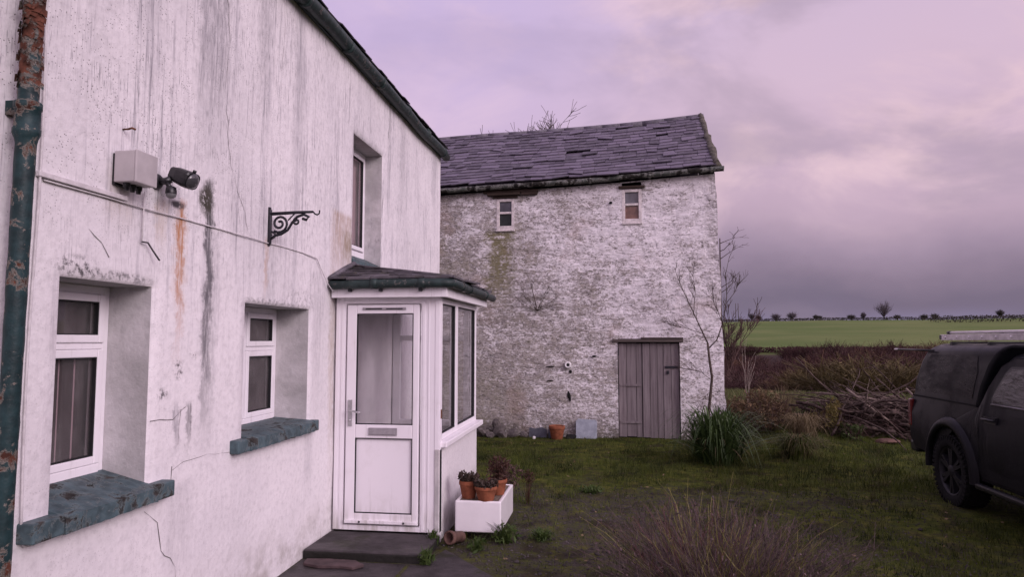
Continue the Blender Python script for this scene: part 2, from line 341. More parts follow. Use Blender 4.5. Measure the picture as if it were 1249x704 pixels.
M={}
M['house']=mat_house(); M['barn']=mat_barn(); M['ground']=mat_ground()
M['slate']=mat_slate('barn_slate',.30,(.095,.080,.108)); M['slate_moss']=mat_slate('mossy_slate',.8,(.060,.055,.062))
M['pipe']=mat_peel('peeling_green_iron',(.016,.042,.045),(.125,.046,.028),.40,10,(.22,.19,.16),(3.10,.22,.15))
M['gutter']=mat_peel('weathered_green_gutter',(.030,.050,.048),(.06,.045,.035),.36,13,(.16,.15,.14))
M['gutter_barn']=mat_peel('mossy_barn_gutter',(.075,.085,.072),(.022,.02,.016),.5,5,(.2,.2,.18))
M['sill']=mat_peel('worn_blue_green_paint',(.080,.125,.138),(.050,.046,.042),.43,9,(.13,.16,.16))
M['upvc']=mat_upvc(); M['glass']=mat_glass(); M['glass_dark']=mat_glass('house_glass',(.86,.82,.84),.22)
M['gasket']=simple('black_gasket',(.015,.015,.017),.2,bump=0,rough=.6)
M['room']=simple('dim_room',(.10,.085,.085),.3,3,bump=0); M['curtain']=None
t=NT('net_curtain'); o=t.pos(); f=t.noise(t.scale(o,(1,45,.6)),1,3); M['curtain']=t.bsdf(t.mix(t.mr(f,.3,.7),(.70,.54,.56),(.78,.62,.64)),.95,.05)
M['wood']=mat_wood('weathered_door_wood',(.155,.128,.135),(.27,.235,.24)); M['rotten']=mat_wood('rotten_lintel',(.035,.024,.02),(.075,.055,.045),(2,26,26)); M['sash']=simple('old_white_sash',(.60,.55,.54),.2,20,.7,bump=.3)
M['iron']=simple('black_iron',(.012,.012,.018),.4,20,.5,.4,bump=.2); M['blackplastic']=simple('black_plastic',(.012,.012,.014),.2,20,.38,.5,bump=.05)
M['rusty']=simple('rusty_iron',(.12,.05,.025),.5,30,.9,bump=.4)
M['greybox']=simple('grey_plastic_box',(.40,.37,.375),.12,6,.55,.3,bump=.05); M['cable']=simple('painted_cable',(.58,.55,.56),.15,20,.6,bump=0); M['darkcable']=simple('dark_cable',(.05,.045,.05),.2,20,.6,bump=0)
M['lens']=simple('lamp_lens',(.05,.05,.055),.2,30,.15,.6,bump=.1); M['dome']=simple('sensor_dome',(.16,.16,.165),.1,8,.3,.5,bump=0)
M['steel']=simple('satin_steel',(.50,.49,.50),.1,30,.35,.5,.8,bump=.05); M['letter']=simple('grey_metal_flap',(.36,.34,.36),.1,30,.4,.5,.5,bump=.05)
M['terracotta']=simple('terracotta',(.23,.078,.040),.25,16,.85,.2,bump=.3); M['soil']=simple('potting_soil',(.03,.022,.017),.4,40,1,.05,bump=.8,bd=.01)
M['ceramic']=simple('white_glazed_ceramic',(.80,.77,.79),.05,4,.22,.5,bump=.04); M['stone']=simple('grey_stone',(.12,.105,.10),.45,7,.95,.15,bump=.8,bd=.02,bsc=18); M['block']=simple('mossy_block',(.060,.055,.040),.5,9,.95,.1,bump=.8,bd=.02,bsc=22)
M['slab']=None
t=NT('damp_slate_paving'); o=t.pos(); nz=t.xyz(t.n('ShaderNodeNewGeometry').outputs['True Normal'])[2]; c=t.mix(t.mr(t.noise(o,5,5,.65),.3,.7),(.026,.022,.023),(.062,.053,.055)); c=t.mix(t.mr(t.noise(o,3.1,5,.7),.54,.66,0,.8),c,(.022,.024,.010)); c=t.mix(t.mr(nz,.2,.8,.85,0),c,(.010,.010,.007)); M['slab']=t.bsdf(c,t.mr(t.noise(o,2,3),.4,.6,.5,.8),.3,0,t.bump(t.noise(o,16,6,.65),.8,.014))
M['redslate']=simple('red_slate',(.065,.042,.043),.35,9,.75,.3,bump=.4,bd=.006,bsc=25); M['bluestone']=simple('blue_slate_offcut',(.075,.078,.095),.3,9,.75,.3,bump=.4)
M['plasticsheet']=simple('cloudy_plastic',(.30,.33,.38),.18,9,.45,.4,bump=.1)
M['bark']=simple('bark',(.075,.058,.050),.4,20,.95,.1,bump=.6,bd=.01); M['palebark']=simple('pale_bark',(.23,.19,.165),.3,20,.95,.1,bump=.4,bd=.006); M['brush']=simple('cut_branch',(.115,.085,.074),.5,14,.95,.1,bump=.5,isl=True); M['palewood']=simple('pale_cut_wood',(.21,.165,.14),.3,14,.9,.1,bump=.4)
M['twigs']=mat_leaf('brown_twigs',(.050,.030,.028),(.115,.070,.060),.9,trans=.05); M['redtwig']=mat_leaf('red_brown_scrub',(.030,.014,.014),(.088,.042,.040),.9,trans=.1); M['greenscrub']=mat_leaf('olive_scrub',(.055,.048,.022),(.125,.105,.050),.9,trans=.15); M['tantwig']=mat_leaf('tan_scrub',(.06,.04,.028),(.13,.085,.055),.9,trans=.1)
M['grass']=mat_leaf('turf_blades',(.040,.062,.010),(.130,.155,.028),.6,(.10,.08,.036),.25,(.30,.34,.34)); M['fieldgrass']=mat_leaf('rough_field_grass',(.07,.09,.028),(.15,.16,.06),.6,(.17,.14,.07))
M['strap']=mat_leaf('strap_leaves',(.026,.052,.014),(.080,.125,.040),.42,trans=.2); M['drystrap']=mat_leaf('dry_strap_leaves',(.12,.09,.05),(.24,.19,.11),.8)
M['lav']=mat_leaf('dry_purple_stems',(.028,.019,.020),(.145,.10,.10),.9,trans=.1); M['lavred']=mat_leaf('reddish_stems',(.10,.045,.045),(.16,.075,.07),.9,trans=.1); M['lavgreen']=mat_leaf('yellow_green_stems',(.09,.085,.025),(.22,.195,.07),.8,trans=.15)
M['brownleaf']=mat_leaf('withered_leaves',(.070,.045,.025),(.20,.135,.075),.85,(.09,.085,.04)); M['yellowleaf']=mat_leaf('yellowing_leaves',(.09,.085,.025),(.21,.165,.055),.75); M['weed']=mat_leaf('weed_leaves',(.035,.065,.014),(.085,.125,.035),.55)
M['succulent']=mat_leaf('dark_succulent',(.035,.030,.022),(.085,.055,.045),.5,trans=.1); M['redleaf']=mat_leaf('red_leaves',(.045,.022,.018),(.085,.042,.03),.6); M['dryleaf']=mat_leaf('fallen_leaf',(.10,.06,.03),(.26,.19,.11),.8)
M['crack']=simple('crack_shadow',(.13,.115,.115),.4,40,1,0,bump=0); M['palecrack']=simple('filled_crack',(.36,.33,.33),.3,40,1,0,bump=0)
M['pebble']=simple('pebbles',(.085,.074,.074),.5,3,.9,.15,bump=0,isl=True)
t=NT('dusty_dark_paint'); o=t.obj(); z=t.xyz(o)[2]; d=t.m('ADD',t.mr(t.noise(o,2.5,6,.7),.35,.75,0,.55),t.mr(z,.3,1.0,.4,0)); n_=t.noise(o,45,4,.7); d=t.m('MULTIPLY',d,t.mr(n_,.3,.6,.6,1))
M['paint']=t.bsdf(t.mix(d,(.004,.0045,.007),(.013,.012,.013)),t.mr(d,0,.6,.28,.6),.17,.0)
t=NT('dusty_canopy_panel'); o=t.obj(); d=t.mr(t.noise(t.scale(o,(1,1,3)),2.2,6,.75),.3,.75); M['canopy']=t.bsdf(t.mix(d,(.004,.004,.005),(.013,.012,.013)),t.mr(d,0,1,.2,.6),.15)
M['tyre']=simple('tyre_rubber',(.009,.009,.009),.3,20,.9,.2,bump=.3); M['rim']=simple('grey_alloy',(.022,.022,.025),.25,12,.5,.4,.4,bump=.05); M['under']=simple('underbody',(.006,.006,.006),.2,bump=0)
M['chrome']=simple('dull_trim',(.20,.19,.20),.1,20,.35,.5,.6,bump=0); M['carglass']=simple('tinted_car_glass',(.006,.006,.008),.2,5,.03,1.0,bump=0); M['tail']=simple('tail_lamp_red',(.10,.008,.008),.2,10,.2,.5,bump=0); M['clearlamp']=simple('headlamp',(.35,.35,.37),.1,10,.15,.6,bump=0)
M['alu']=simple('ladder_aluminium',(.62,.59,.60),.2,12,.45,.5,.55,bump=.1); M['plaster']=simple('inner_plaster',(.74,.71,.72),.08,3,.9,.1,bump=.1); M['mortar']=simple('verge_mortar',(.10,.092,.075),.45,9,.95,.1,bump=.9,bd=.02,bsc=16); M['ridge']=simple('ridge_tiles',(.13,.12,.14),.35,5,.85,.2,bump=.5,bd=.01,bsc=14)
M['whitebit']=simple('white_scrap',(.7,.68,.68),.1,bump=0); M['hedge']=mat_leaf('far_hedge',(.045,.045,.038),(.08,.072,.06),.9); M['farwood_haze']=mat_leaf('far_bare_crown',(.07,.06,.065),(.13,.11,.12),.9); M['clay']=simple('old_clay_pipe',(.13,.075,.06),.35,10,.8,.2,bump=.4)  # far tree crowns lightened, distance haze put into their colour

# ------------------------------------------------------------------ ground
def height(x,y):
    s=.31*x+.95*y; h=np.interp(s,[-50,0,16,24,30,44,62,100,140,220,300,340,600,4000],[0,0,0,0,-.5,-2.3,-2.4,.2,2.2,5.8,9.3,9.6,4,-10])
    h=h+np.where(s>26,(vnoise(x*.05,y*.05)-.5)*.6,0)
    near=np.clip((24-s)/8,0,1)
    h=h+near*((fbm(x*.9,y*.9,3)-.45)*.09+(fbm(x*3.1,y*3.1,2,14)-.38)*.05)
    # low bank under the shrubs to the right of the barn
    h=h+.20*np.exp(-(((x-3.6)/1.9)**2+((y-13.4)/1.3)**2))+.08*np.exp(-(((x-2.8)/1.0)**2+((y-11.6)/1.3)**2))
    # level beside the buildings
    lev=np.clip((x+1.2)/1.0,0,1)*np.clip((y-5.4)/.6,0,1)
    lev=np.where((y<6.3)&(x<-.2),0,lev); yd=13.2-.052*x
    lev2=np.clip((yd-.3-y)/1.2,0,1); lev2=np.where(y>yd+5.5,1,lev2); lev2=np.where(x>2.2,1,lev2)
    return np.where(s<24,h*np.minimum(lev,1)*1.0*np.where((x<2.2),lev2,1)-np.where((x<2.2)&(y>9)&(y<22),.05*np.clip((y-10)/2,0,1),0),h)
def axis(segs):
    out=[segs[0][0]]
    for a,b,st in segs:
        n=max(1,int(round((b-a)/st))); out+=list(np.linspace(a,b,n+1)[1:])
    return np.array(out)
gx=axis([(-3000,-400,400),(-400,-60,40),(-60,-6,6),(-6,9,.16),(9,40,1.5),(40,260,8),(260,600,40),(600,3000,300)])
gy=axis([(-3000,-300,300),(-300,-20,40),(-20,3,1.5),(3,16,.16),(16,40,1.0),(40,320,8),(320,600,40),(600,3600,300)])
X,Y=np.meshgrid(gx,gy,indexing='ij'); V=np.stack([X,Y,height(X,Y)],-1).reshape(-1,3)
i,j=np.meshgrid(np.arange(len(gx)-1),np.arange(len(gy)-1),indexing='ij'); n=len(gy); F=np.stack([i*n+j,(i+1)*n+j,(i+1)*n+j+1,i*n+j+1],-1).reshape(-1,4)
g=link('ground',np_mesh('ground',V,F,M['ground'],smooth=True)); tag(g,None,None,kind='structure')
def H(x,y): return float(height(np.float64(x),np.float64(y)))

# ------------------------------------------------------------------ the white house
HX=-2.47
house=thing('white_house','white rendered farmhouse streaked with mildew, slate roof and green drainpipe','house',(HX,0,0))
OFF=(HX,0,0)
OP=[(2.835,3.478,.91,2.04,.26),(4.452,5.478,1.03,2.005,.29),(6.40,7.275,2.50,3.775,.20)]   # y0,y1,z0,z1,depth
HY0,HY1,HZ1=-2.0,9.86,4.56
def grid_axis(lo,hi,keys,st):
    ks=sorted(set([lo,hi]+keys)); out=[]
    for a,b in zip(ks,ks[1:]): out+=list(np.linspace(a,b,max(1,int(math.ceil((b-a)/st)))+1)[:-1])
    return out+[hi]
c_=.014
ys=grid_axis(HY0,HY1,[k for o in OP for k in (o[0]-c_,o[0],o[1],o[1]+c_)],.07); zs=grid_axis(-.3,HZ1,[k for o in OP for k in (o[2]-c_,o[2],o[3],o[3]+c_)],.07)
mb=MB(); idx={}
for a,y in enumerate(ys):
    for b,z in enumerate(zs):
        d=min(max(o[0]-y,y-o[1],o[2]-z,z-o[3]) for o in OP)
        w=max(0,min(1,(d-.02)/.15)); x=HX+w*.022*(float(fbm(np.float64(y*1.7),np.float64(z*1.7),3,5))-.45)
        if abs(d)<1e-6: x=HX-.012
        idx[a,b]=len(mb.v); mb.v.append((x,y,z))
for a in range(len(ys)-1):
    for b in range(len(zs)-1):
        ym=(ys[a]+ys[a+1])/2; zm=(zs[b]+zs[b+1])/2
        if any(o[0]<ym<o[1] and o[2]<zm<o[3] for o in OP): continue
        mb.f.append([idx[a,b],idx[a+1,b],idx[a+1,b+1],idx[a,b+1]]); mb.m.append(0); mb.sm.append(True)
for y0,y1,z0,z1,dp in OP:
    a=HX-.012; b=HX-dp-.06
    for q in ([(a,y1,z0),(b,y1,z0),(b,y1,z1),(a,y1,z1)],[(a,y0,z0),(a,y0,z1),(b,y0,z1),(b,y0,z0)],[(a,y0,z1),(a,y1,z1),(b,y1,z1),(b,y0,z1)],[(a,y0,z0),(b,y0,z0),(b,y1,z0),(a,y1,z0)]): mb.poly(q)
# gables and back
HD=6.4; zr=7.0
mb.poly([(HX,HY1,-.3),(HX-HD,HY1,-.3),(HX-HD,HY1,HZ1),(HX-HD/2,HY1,zr),(HX,HY1,HZ1)]); mb.poly([(HX,HY0,-.3),(HX,HY0,HZ1),(HX-HD/2,HY0,zr),(HX-HD,HY0,HZ1),(HX-HD,HY0,-.3)])
mb.poly([(HX-HD,HY0,-.3),(HX-HD,HY0,HZ1),(HX-HD,HY1,HZ1),(HX-HD,HY1,-.3)])
# cracks: thin ragged ribbons on the wall face, crack shade painted in dark grey
def crack(pts,w,mi,x=HX,n=.07,jit=.018):
    L=[]
    for (y0,z0),(y1,z1) in zip(pts,pts[1:]):
        k=max(2,int(math.hypot(y1-y0,z1-z0)/n))
        for i in range(k):
            f=i/k; L.append((y0+(y1-y0)*f+random.uniform(-jit,jit),z0+(z1-z0)*f+random.uniform(-jit,jit)))
    L.append(pts[-1])
    def wx(y,z):
        return x+.0025+.022*(float(fbm(np.float64(y*1.7),np.float64(z*1.7),3,5))-.45)*1.0
    vs=[]
    for i,(y,z) in enumerate(L):
        a=L[max(i-1,0)]; b=L[min(i+1,len(L)-1)]; d=Vector((b[0]-a[0],b[1]-a[1])); d.normalize(); ww=w*random.choice((.15,.3,.5,.5,.8))
        X_=wx(y,z)
        vs+=[(X_,y-d.y*ww,z+d.x*ww),(X_,y+d.y*ww,z-d.x*ww)]
    mb.add(vs,[(2*i,2*i+1,2*i+3,2*i+2) for i in range(len(L)-1)],mi)
crack([(4.10,4.5),(4.12,3.98),(4.14,3.4),(4.19,2.96),(4.30,2.75),(4.42,2.607),(4.46,2.5)],.0028,1)
crack([(3.464,.85),(3.58,.74),(3.62,.60),(3.70,.52),(3.756,.40),(3.77,.22)],.004,1); crack([(3.49,1.31),(3.62,1.30),(3.74,1.33),(3.80,1.36)],.004,1); crack([(3.70,1.02),(3.80,1.05),(4.05,1.045),(4.36,1.02)],.0024,1,jit=.006); crack([(3.69,1.03),(3.68,.93)],.004,1)
crack([(7.50,4.5),(7.46,4.1),(7.38,3.75),(7.30,3.3),(7.24,2.9),(7.20,2.6)],.004,1); crack([(2.98,2.28),(3.08,2.22),(3.13,2.16)],.004,1,jit=.006); crack([(4.9,4.5),(4.93,4.1),(4.88,3.8)],.0025,2); crack([(3.75,1.35),(3.74,1.15)],.005,2)

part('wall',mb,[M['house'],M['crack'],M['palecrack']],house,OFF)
# interior, so that the panes have a room behind them
mb=MB(); mb.box(HX-1.2,HX-.34,2.0,9.6,.3,4.3); part('room',mb,M['room'],house,OFF)
# windows
def house_window(y0,y1,z0,z1,dp,panes,curt):
    b=HX-dp; fr=MB(); t_=.045
    def bar(a0,a1,c0,c1,x0=b-.05,x1=b+.0): fr.box(x0,x1,a0,a1,c0,c1)
    bar(y0,y0+t_,z0,z1); bar(y1-t_,y1,z0,z1); bar(y0+t_,y1-t_,z1-t_,z1); bar(y0+t_,y1-t_,z0,z0+t_+.02,b-.05,b+.012)
    sash=.042; glz=[]
    zt=[p[2] for p in panes if p[2]>1.6 and p[2]<1.9]
    if zt: bar(y0+t_,y1-t_,zt[0]-.034,zt[0]-.001,b-.05,b+.004)
    if len(panes)>2: bar(4.946,4.984,z0+t_+.02,z1-t_,b-.05,b+.006)
    for (a0,a1,c0,c1) in panes:
        for q in ((a0,a0+sash,c0,c1),(a1-sash,a1,c0,c1),(a0+sash,a1-sash,c0,c0+sash),(a0+sash,a1-sash,c1-sash,c1)): bar(*q,b-.045,b+.014)
        glz.append((a0+sash,a1-sash,c0+sash,c1-sash))
    w=part('window',fr,M['upvc'],house,OFF,.006)
    for a0,a1,c0,c1 in glz:
        g_=MB(); k=.006
        for q in ((a0,a0+k,c0,c1),(a1-k,a1,c0,c1),(a0+k,a1-k,c0,c0+k),(a0+k,a1-k,c1-k,c1)): g_.box(b-.02,b+.008,*q)
        g_.v=[(x-HX,y,z) for x,y,z in g_.v]; link('gasket',g_.mesh('gasket',M['gasket']),w)
        p=MB(); p.poly([(b-.012-HX,a0,c0),(b-.012-HX,a1,c0),(b-.012-HX,a1,c1),(b-.012-HX,a0,c1)]); link('pane',p.mesh('pane',M['glass_dark']),w)
    if curt:
        zc=1.68 if zt else z1-.05; cu=MB(); n=60; xs=[b-.085-HX+.004*math.sin(i*1.9)+.004*math.sin(i*.7) for i in range(n+1)]
        vs=[(xs[i],y0+(y1-y0)*i/n,z) for i in range(n+1) for z in (z0+.02,zc)]
        cu.add(vs,[(2*i,2*i+2,2*i+3,2*i+1) for i in range(n)],0,True); link('net_curtain',cu.mesh('net_curtain',M['curtain']),w)
    return w
a,b_,c,d,e=OP[0]; house_window(a,b_,1.03,d,e,[(a+.045,b_-.045,1.735,d-.045),(a+.045,b_-.045,1.095,1.70)],True)
a,b_,c,d,e=OP[1]; house_window(a,b_,1.09,d,e,[(a+.045,4.945,1.70,d-.045),(a+.045,4.945,1.155,1.665),(4.985,b_-.045,1.70,d-.045),(4.985,b_-.045,1.155,1.665)],True)
a,b_,c,d,e=OP[2]; house_window(a,b_,2.62,d,e,[(a+.045,b_-.045,2.70,d-.045)],True)
# sills
def sill(y0,y1,zf0,zf1,zb,dp,pr):
    s=MB(); n=int((y1-y0)/.03); vs=[]; fs=[]
    prof=lambda i:[(HX-dp-.02,zb),(HX+pr*.2,zf1+.018+random.uniform(-.0015,.0015)),(HX+pr+random.uniform(-.002,.0015),zf1+random.uniform(-.003,.002)),(HX+pr+.004+random.uniform(-.002,.002),zf0+random.uniform(-.002,.003)),(HX-.02,zf0)]
    for i in range(n+1):
        y=y0+(y1-y0)*i/n
        for x,z in prof(i): vs.append((x,y,z))
    for i in range(n):
        for j in range(5): fs.append((i*5+j,i*5+(j+1)%5,(i+1)*5+(j+1)%5,(i+1)*5+j))
    fs+=[(4,3,2,1,0),tuple(n*5+k for k in range(5))]; s.add(vs,fs); return part('window_sill',s,M['sill'],house,OFF)
def sill2(yo0,yo1,yi0,yi1,*a):
    # body under the opening plus horns that run past it on the wall face
    s=sill(yi0,yi1,*a); zf0,zf1,zb,dp,pr=a
    for u,v in ((yo0,yi0),(yi1,yo1)):
        q=MB(); q.box(HX-.02,HX+pr,u+(.0 if u==yo0 else .002),v-(.002 if v==yi0 else 0),zf0,zf1+.012)
        q.v=[(x-HX,y,z) for x,y,z in q.v]; m=q.mesh('horn',M['sill']); h=link('sill_end',m,s); md=h.modifiers.new('b','BEVEL'); md.width=.008; md.segments=2
sill2(2.66,3.62,2.838,3.475,.893,.968,1.06,.27,.075); sill2(4.30,5.56,4.455,5.475,1.005,1.080,1.12,.30,.065); sill(6.405,7.27,2.45,2.52,2.64,.2,.004)
# gutter, roof
g_=MB(); pts=[(HX+.075,HY0,4.47)]+[(HX+.075+random.uniform(-.008,.008),y,4.475+.02*math.sin(y*1.3)+random.uniform(-.006,.006)) for y in np.arange(HY0+.4,HY1,.4)]+[(HX+.075,HY1+.06,4.455)]
g_.tube(pts,.062,10)
for y in np.arange(.5,9.8,.92): g_.tube([(HX+.075,y-.02,4.475),(HX+.075,y+.02,4.475)],.07,10)
gt=part('gutter',g_,M['gutter'],house,OFF); f_=MB(); f_.box(HX+.004,HX+.03,HY0,HY1+.02,4.44,4.56); part('fascia',f_,M['gutter'],house,OFF)
def slates(mb,P0,U,W,Nn,lu,lw,sw,sl,keep=lambda a,b:True,jit=.012,thick=.009,gap=.004,cut=None):
    """rows of slates on the plane P0 + U*a + W*b (a along the eave, b up the slope)"""
    P0,U,W,Nn=map(Vector,(P0,U,W,Nn)); nr=int(lw/sl)+1
    for r in range(nr):
        a=-(r%2)*sw/2-random.uniform(0,.05)
        while a<lu:
            w=sw*random.uniform(.72,1.22); a0=max(a,0); a1=min(a+w,lu); b0=r*sl+random.uniform(-jit,jit); b1=min(b0+sl*1.55,lw)
            if a1-a0>.03 and keep(a0,b0):
                sk=random.uniform(-.012,.012); lift=random.uniform(.012,.026)
                if random.random()<.03: b0-=sl*random.uniform(.15,.5); b1-=sl*.3; sk*=3; lift+=.012
                q=[(a0+gap,b0+sk,lift),(a1-gap,b0-sk,lift),(a1-gap,b1,.0),(a0+gap,b1,.0)]
                if cut: q=[(*cut(x,y),z) for x,y,z in q]
                lo=[P0+U*x+W*y+Nn*z for x,y,z in q]; hi=[p+Nn*thick for p in lo]
                mb.add(lo+hi,[(4,5,6,7),(0,1,5,4),(1,2,6,5),(3,0,4,7),(0,3,2,1)])
            a+=w
r_=MB(); sl_=Vector((-HD/2-.12,0,zr-4.56)).normalized(); nn_=Vector((-sl_.z*-1,0,-sl_.x)).normalized()
r_.add([(HX+.05,HY0,4.55),(HX+.05,HY1+.04,4.55),(HX-HD/2,HY1+.04,zr+.03),(HX-HD/2,HY0,zr+.03),(HX-HD-.05,HY0,4.55),(HX-HD-.05,HY1+.04,4.55)],[(0,1,2,3),(3,2,5,4)])
slates(r_,(HX+.10,HY0,4.545),(0,1,0),sl_,nn_,HY1-HY0+.05,1.2,.30,.2)
part('roof',r_,M['slate_moss'],house,OFF)
# drainpipe with collars and peeling flakes
d_=MB(); px_=HX+.085; py_=2.515
prof=[(.037,-.2),(.037,2.56),(.042,2.58),(.050,2.60),(.050,2.62),(.046,2.625),(.047,2.70),(.052,2.705),(.052,2.73),(.038,2.74),(.036,4.6)]
n_=20; zz_=[]; 
for (r0,z0),(r1,z1) in zip(prof,prof[1:]):
    k=max(1,int((z1-z0)/.03)); zz_+=[(r0+(r1-r0)*i/k,z0+(z1-z0)*i/k) for i in range(k)]
zz_.append(prof[-1]); vs=[]
for r,z in zz_:
    for j in range(n_):
        a=2*PI*j/n_; rr=r+.012*max(0,float(fbm(np.float64(a*2.2),np.float64(z*14),4,2))-.45)*(1.6 if 2.75<z<4 else .8); vs.append((px_+rr*math.cos(a),py_+.022*(z-2.7)/2+rr*math.sin(a),z))
d_.add(vs,[(i*n_+j,i*n_+(j+1)%n_,(i+1)*n_+(j+1)%n_,(i+1)*n_+j) for i in range(len(zz_)-1) for j in range(n_)],0,True)
for k in range(170):
    z=random.choice([random.uniform(2.78,4),random.uniform(2.8,3.5),random.uniform(2.78,3.2)]); a=random.uniform(-2.6,1.6); s_=random.uniform(.005,.020); r=.036; out=random.uniform(.002,.016)
    ca,sa=math.cos(a),math.sin(a); tx,ty=-sa,ca
    P=[(px_+ca*r-tx*s_,py_+sa*r-ty*s_,z),(px_+ca*(r+out)+tx*s_*.4,py_+sa*(r+out)+ty*s_*.4,z-s_*random.uniform(.2,1)),(px_+ca*(r+out*.8)+tx*s_,py_+sa*(r+out*.8)+ty*s_,z+s_),(px_+ca*r,py_+sa*r,z+s_*1.5)]
    d_.add(P,[(0,1,2,3)])
dp=part('drainpipe',d_,M['pipe'],house,OFF); 
for z in (2.68,.85):
    br=MB(); br.box(HX-.01,px_,py_-.02,py_+.02,z,z+.06); br.v=[(x-HX,y,z_) for x,y,z_ in br.v]; link('pipe_bracket',br.mesh('pipe_bracket',M['pipe']),dp)
# cables and trunking on the wall
w_=MB(); w_.tube([(HX+.012,2.665+.01*math.sin(z*3),z) for z in np.arange(.93,4.5,.12)],.0055,6); w_.tube([(HX+.012,2.665,.93),(HX+.01,2.69,.88),(HX+.012,2.74,.875)],.006,6); part('cable',w_,M['cable'],house,OFF)
w_=MB(); w_.box(HX+.001,HX+.022,2.66,3.22,2.462,2.486); part('trunking',w_,M['cable'],house,OFF,.003)
w_=MB(); w_.tube([(HX+.012,3.36,2.54),(HX+.012,3.355,2.4),(HX+.012,3.35,2.27)],.004,5); part('cable',w_,M['cable'],house,OFF)
w_=MB(); w_.tube([(HX+.012,3.35,2.27),(HX+.02,3.39,2.27),(HX+.03,3.42,2.23),(HX+.05,3.45,2.18)],.005,5); part('cut_cable',w_,M['darkcable'],house,OFF)
w_=MB(); w_.tube([(HX+.008,y,2.455+random.uniform(-.003,.003)) for y in np.arange(2.7,5.5,.2)]+[(HX+.008,5.57,2.44),(HX+.01,5.66,2.36),(HX+.03,5.76,2.24),(HX+.05,5.84,2.17)],.0045,5); part('cable',w_,M['cable'],house,OFF)
w_=MB(); w_.tube([(HX+.03,3.19,2.83),(HX+.05,3.19,2.835),(HX+.06,3.205,2.83)],.006,6); w_.tube([(HX-.01,3.19,2.83),(HX+.03,3.19,2.83)],.005,6); part('wall_hook',w_,M['rusty'],house,OFF)

# ---- fittings fixed to the house wall
jb=thing('junction_box','grey plastic electrical box on the white wall, left of the security light','junction box',(HX,3.2,2.62))
b=MB(); b.box(.012,.125,-.08,.08,-.08,.08); part('case',b,M['greybox'],jb,None,.006); b=MB(); b.box(.125,.137,-.083,.083,-.083,.083); part('lid',b,M['greybox'],jb,None,.005)
b=MB(); b.box(-.005,.012,-.07,.07,-.09,.07); part('back_plate',b,M['blackplastic'],jb)
for yy in (-.045,0,.045):
    b=MB(); b.lathe([(.0,-.118),(.011,-.118),(.013,-.1),(.017,-.1),(.017,-.0805)],10,0,Matrix.Translation((.06,yy,0))); part('cable_gland',b,M['blackplastic'],jb)
sl=thing('security_light','black floodlight with motion sensor fixed to the white wall','security light',(HX,3.46,2.62))
b=MB(); b.lathe([(.0,.03),(.03,.03),(.04,.02),(.045,0)],16,0,Matrix.Rotation(PI/2,4,'Y')@Matrix.Rotation(0,4,'X')); b.tube([(.02,0,0),(.06,.0,.0),(.085,.01,.012)],[.018,.02,.022],8); part('arm',b,M['blackplastic'],sl)
hd=MB(); Mx=Matrix.Translation((.13,.045,.03))@Euler((0,rad(24),rad(-4))).to_matrix().to_4x4()@Matrix.Scale(.82,4)
prof=[(-.09,.03,.028),(-.075,.048,.042),(-.02,.062,.055),(.05,.07,.06),(.075,.072,.058),(.085,.066,.052)]; vs=[]; k=16
for x,ry,rz in prof:
    for j in range(k):
        a=2*PI*j/k; cx=math.copysign(abs(math.cos(a))**.55,math.cos(a)); cz=math.copysign(abs(math.sin(a))**.55,math.sin(a)); vs.append(Mx@Vector((x,cx*ry,cz*rz)))
hd.add(vs,[(i*k+j,i*k+(j+1)%k,(i+1)*k+(j+1)%k,(i+1)*k+j) for i in range(len(prof)-1) for j in range(k)]+[tuple(range(k))[::-1],tuple(range(5*k,6*k))],0,False)
h_=part('lamp_head',hd,M['blackplastic'],sl); ln=MB(); ln.lathe([(.055,.0),(.05,.012),(.03,.022),(.001,.025)],18,0,Mx@Matrix.Translation((.083,0,0))@Matrix.Rotation(PI/2,4,'Y')); link('lens',ln.mesh('lens',M['lens']),h_)
kb=MB(); kb.lathe([(.001,-.012),(.012,-.01),(.012,.01),(.001,.012)],10,0,Mx@Matrix.Translation((.07,0,.066))); link('knob',kb.mesh('knob',M['blackplastic']),h_)
b=MB(); b.tube([(.07,.0,-.01),(.09,.0,-.04)],[.014,.014],8); b.lathe([(.014,.035),(.026,.028),(.030,0),(.029,-.008)],16,0,Matrix.Translation((.095,0,-.065))); sn=part('sensor',b,M['blackplastic'],sl)
b=MB(); b.lathe([(.028,-.008),(.026,-.02),(.016,-.030),(.001,-.034)],16,0,Matrix.Translation((.095,0,-.065))); link('sensor_dome',b.mesh('sensor_dome',M['dome']),sn)
bk=thing('hanging_bracket','ornate black iron scroll bracket for a hanging basket on the wall','bracket',(HX,4.74,2.57))
b=MB(); b.tube([(.012,0,-.12),(.012,0,.13)],.013,8); b.box(0,.012,-.014,.014,-.135,.15); part('back_bar',b,M['iron'],bk,None,.002)
b=MB(); b.tube([(.012,0,.10),(.20,0,.106),(.34,0,.108)],[.013,.012,.009],8); b.tube([(.34,0,.108),(.355,0,.092),(.372,0,.085),(.388,0,.095),(.39,0,.118)],.006,6); part('top_bar',b,M['iron'],bk)
def spiral(cx,cz,r0,r1,a0,turns,n=26): return [(cx+(r0+(r1-r0)*i/n)*math.cos(a0+turns*2*PI*i/n),0,cz+(r0+(r1-r0)*i/n)*math.sin(a0+turns*2*PI*i/n)) for i in range(n+1)]
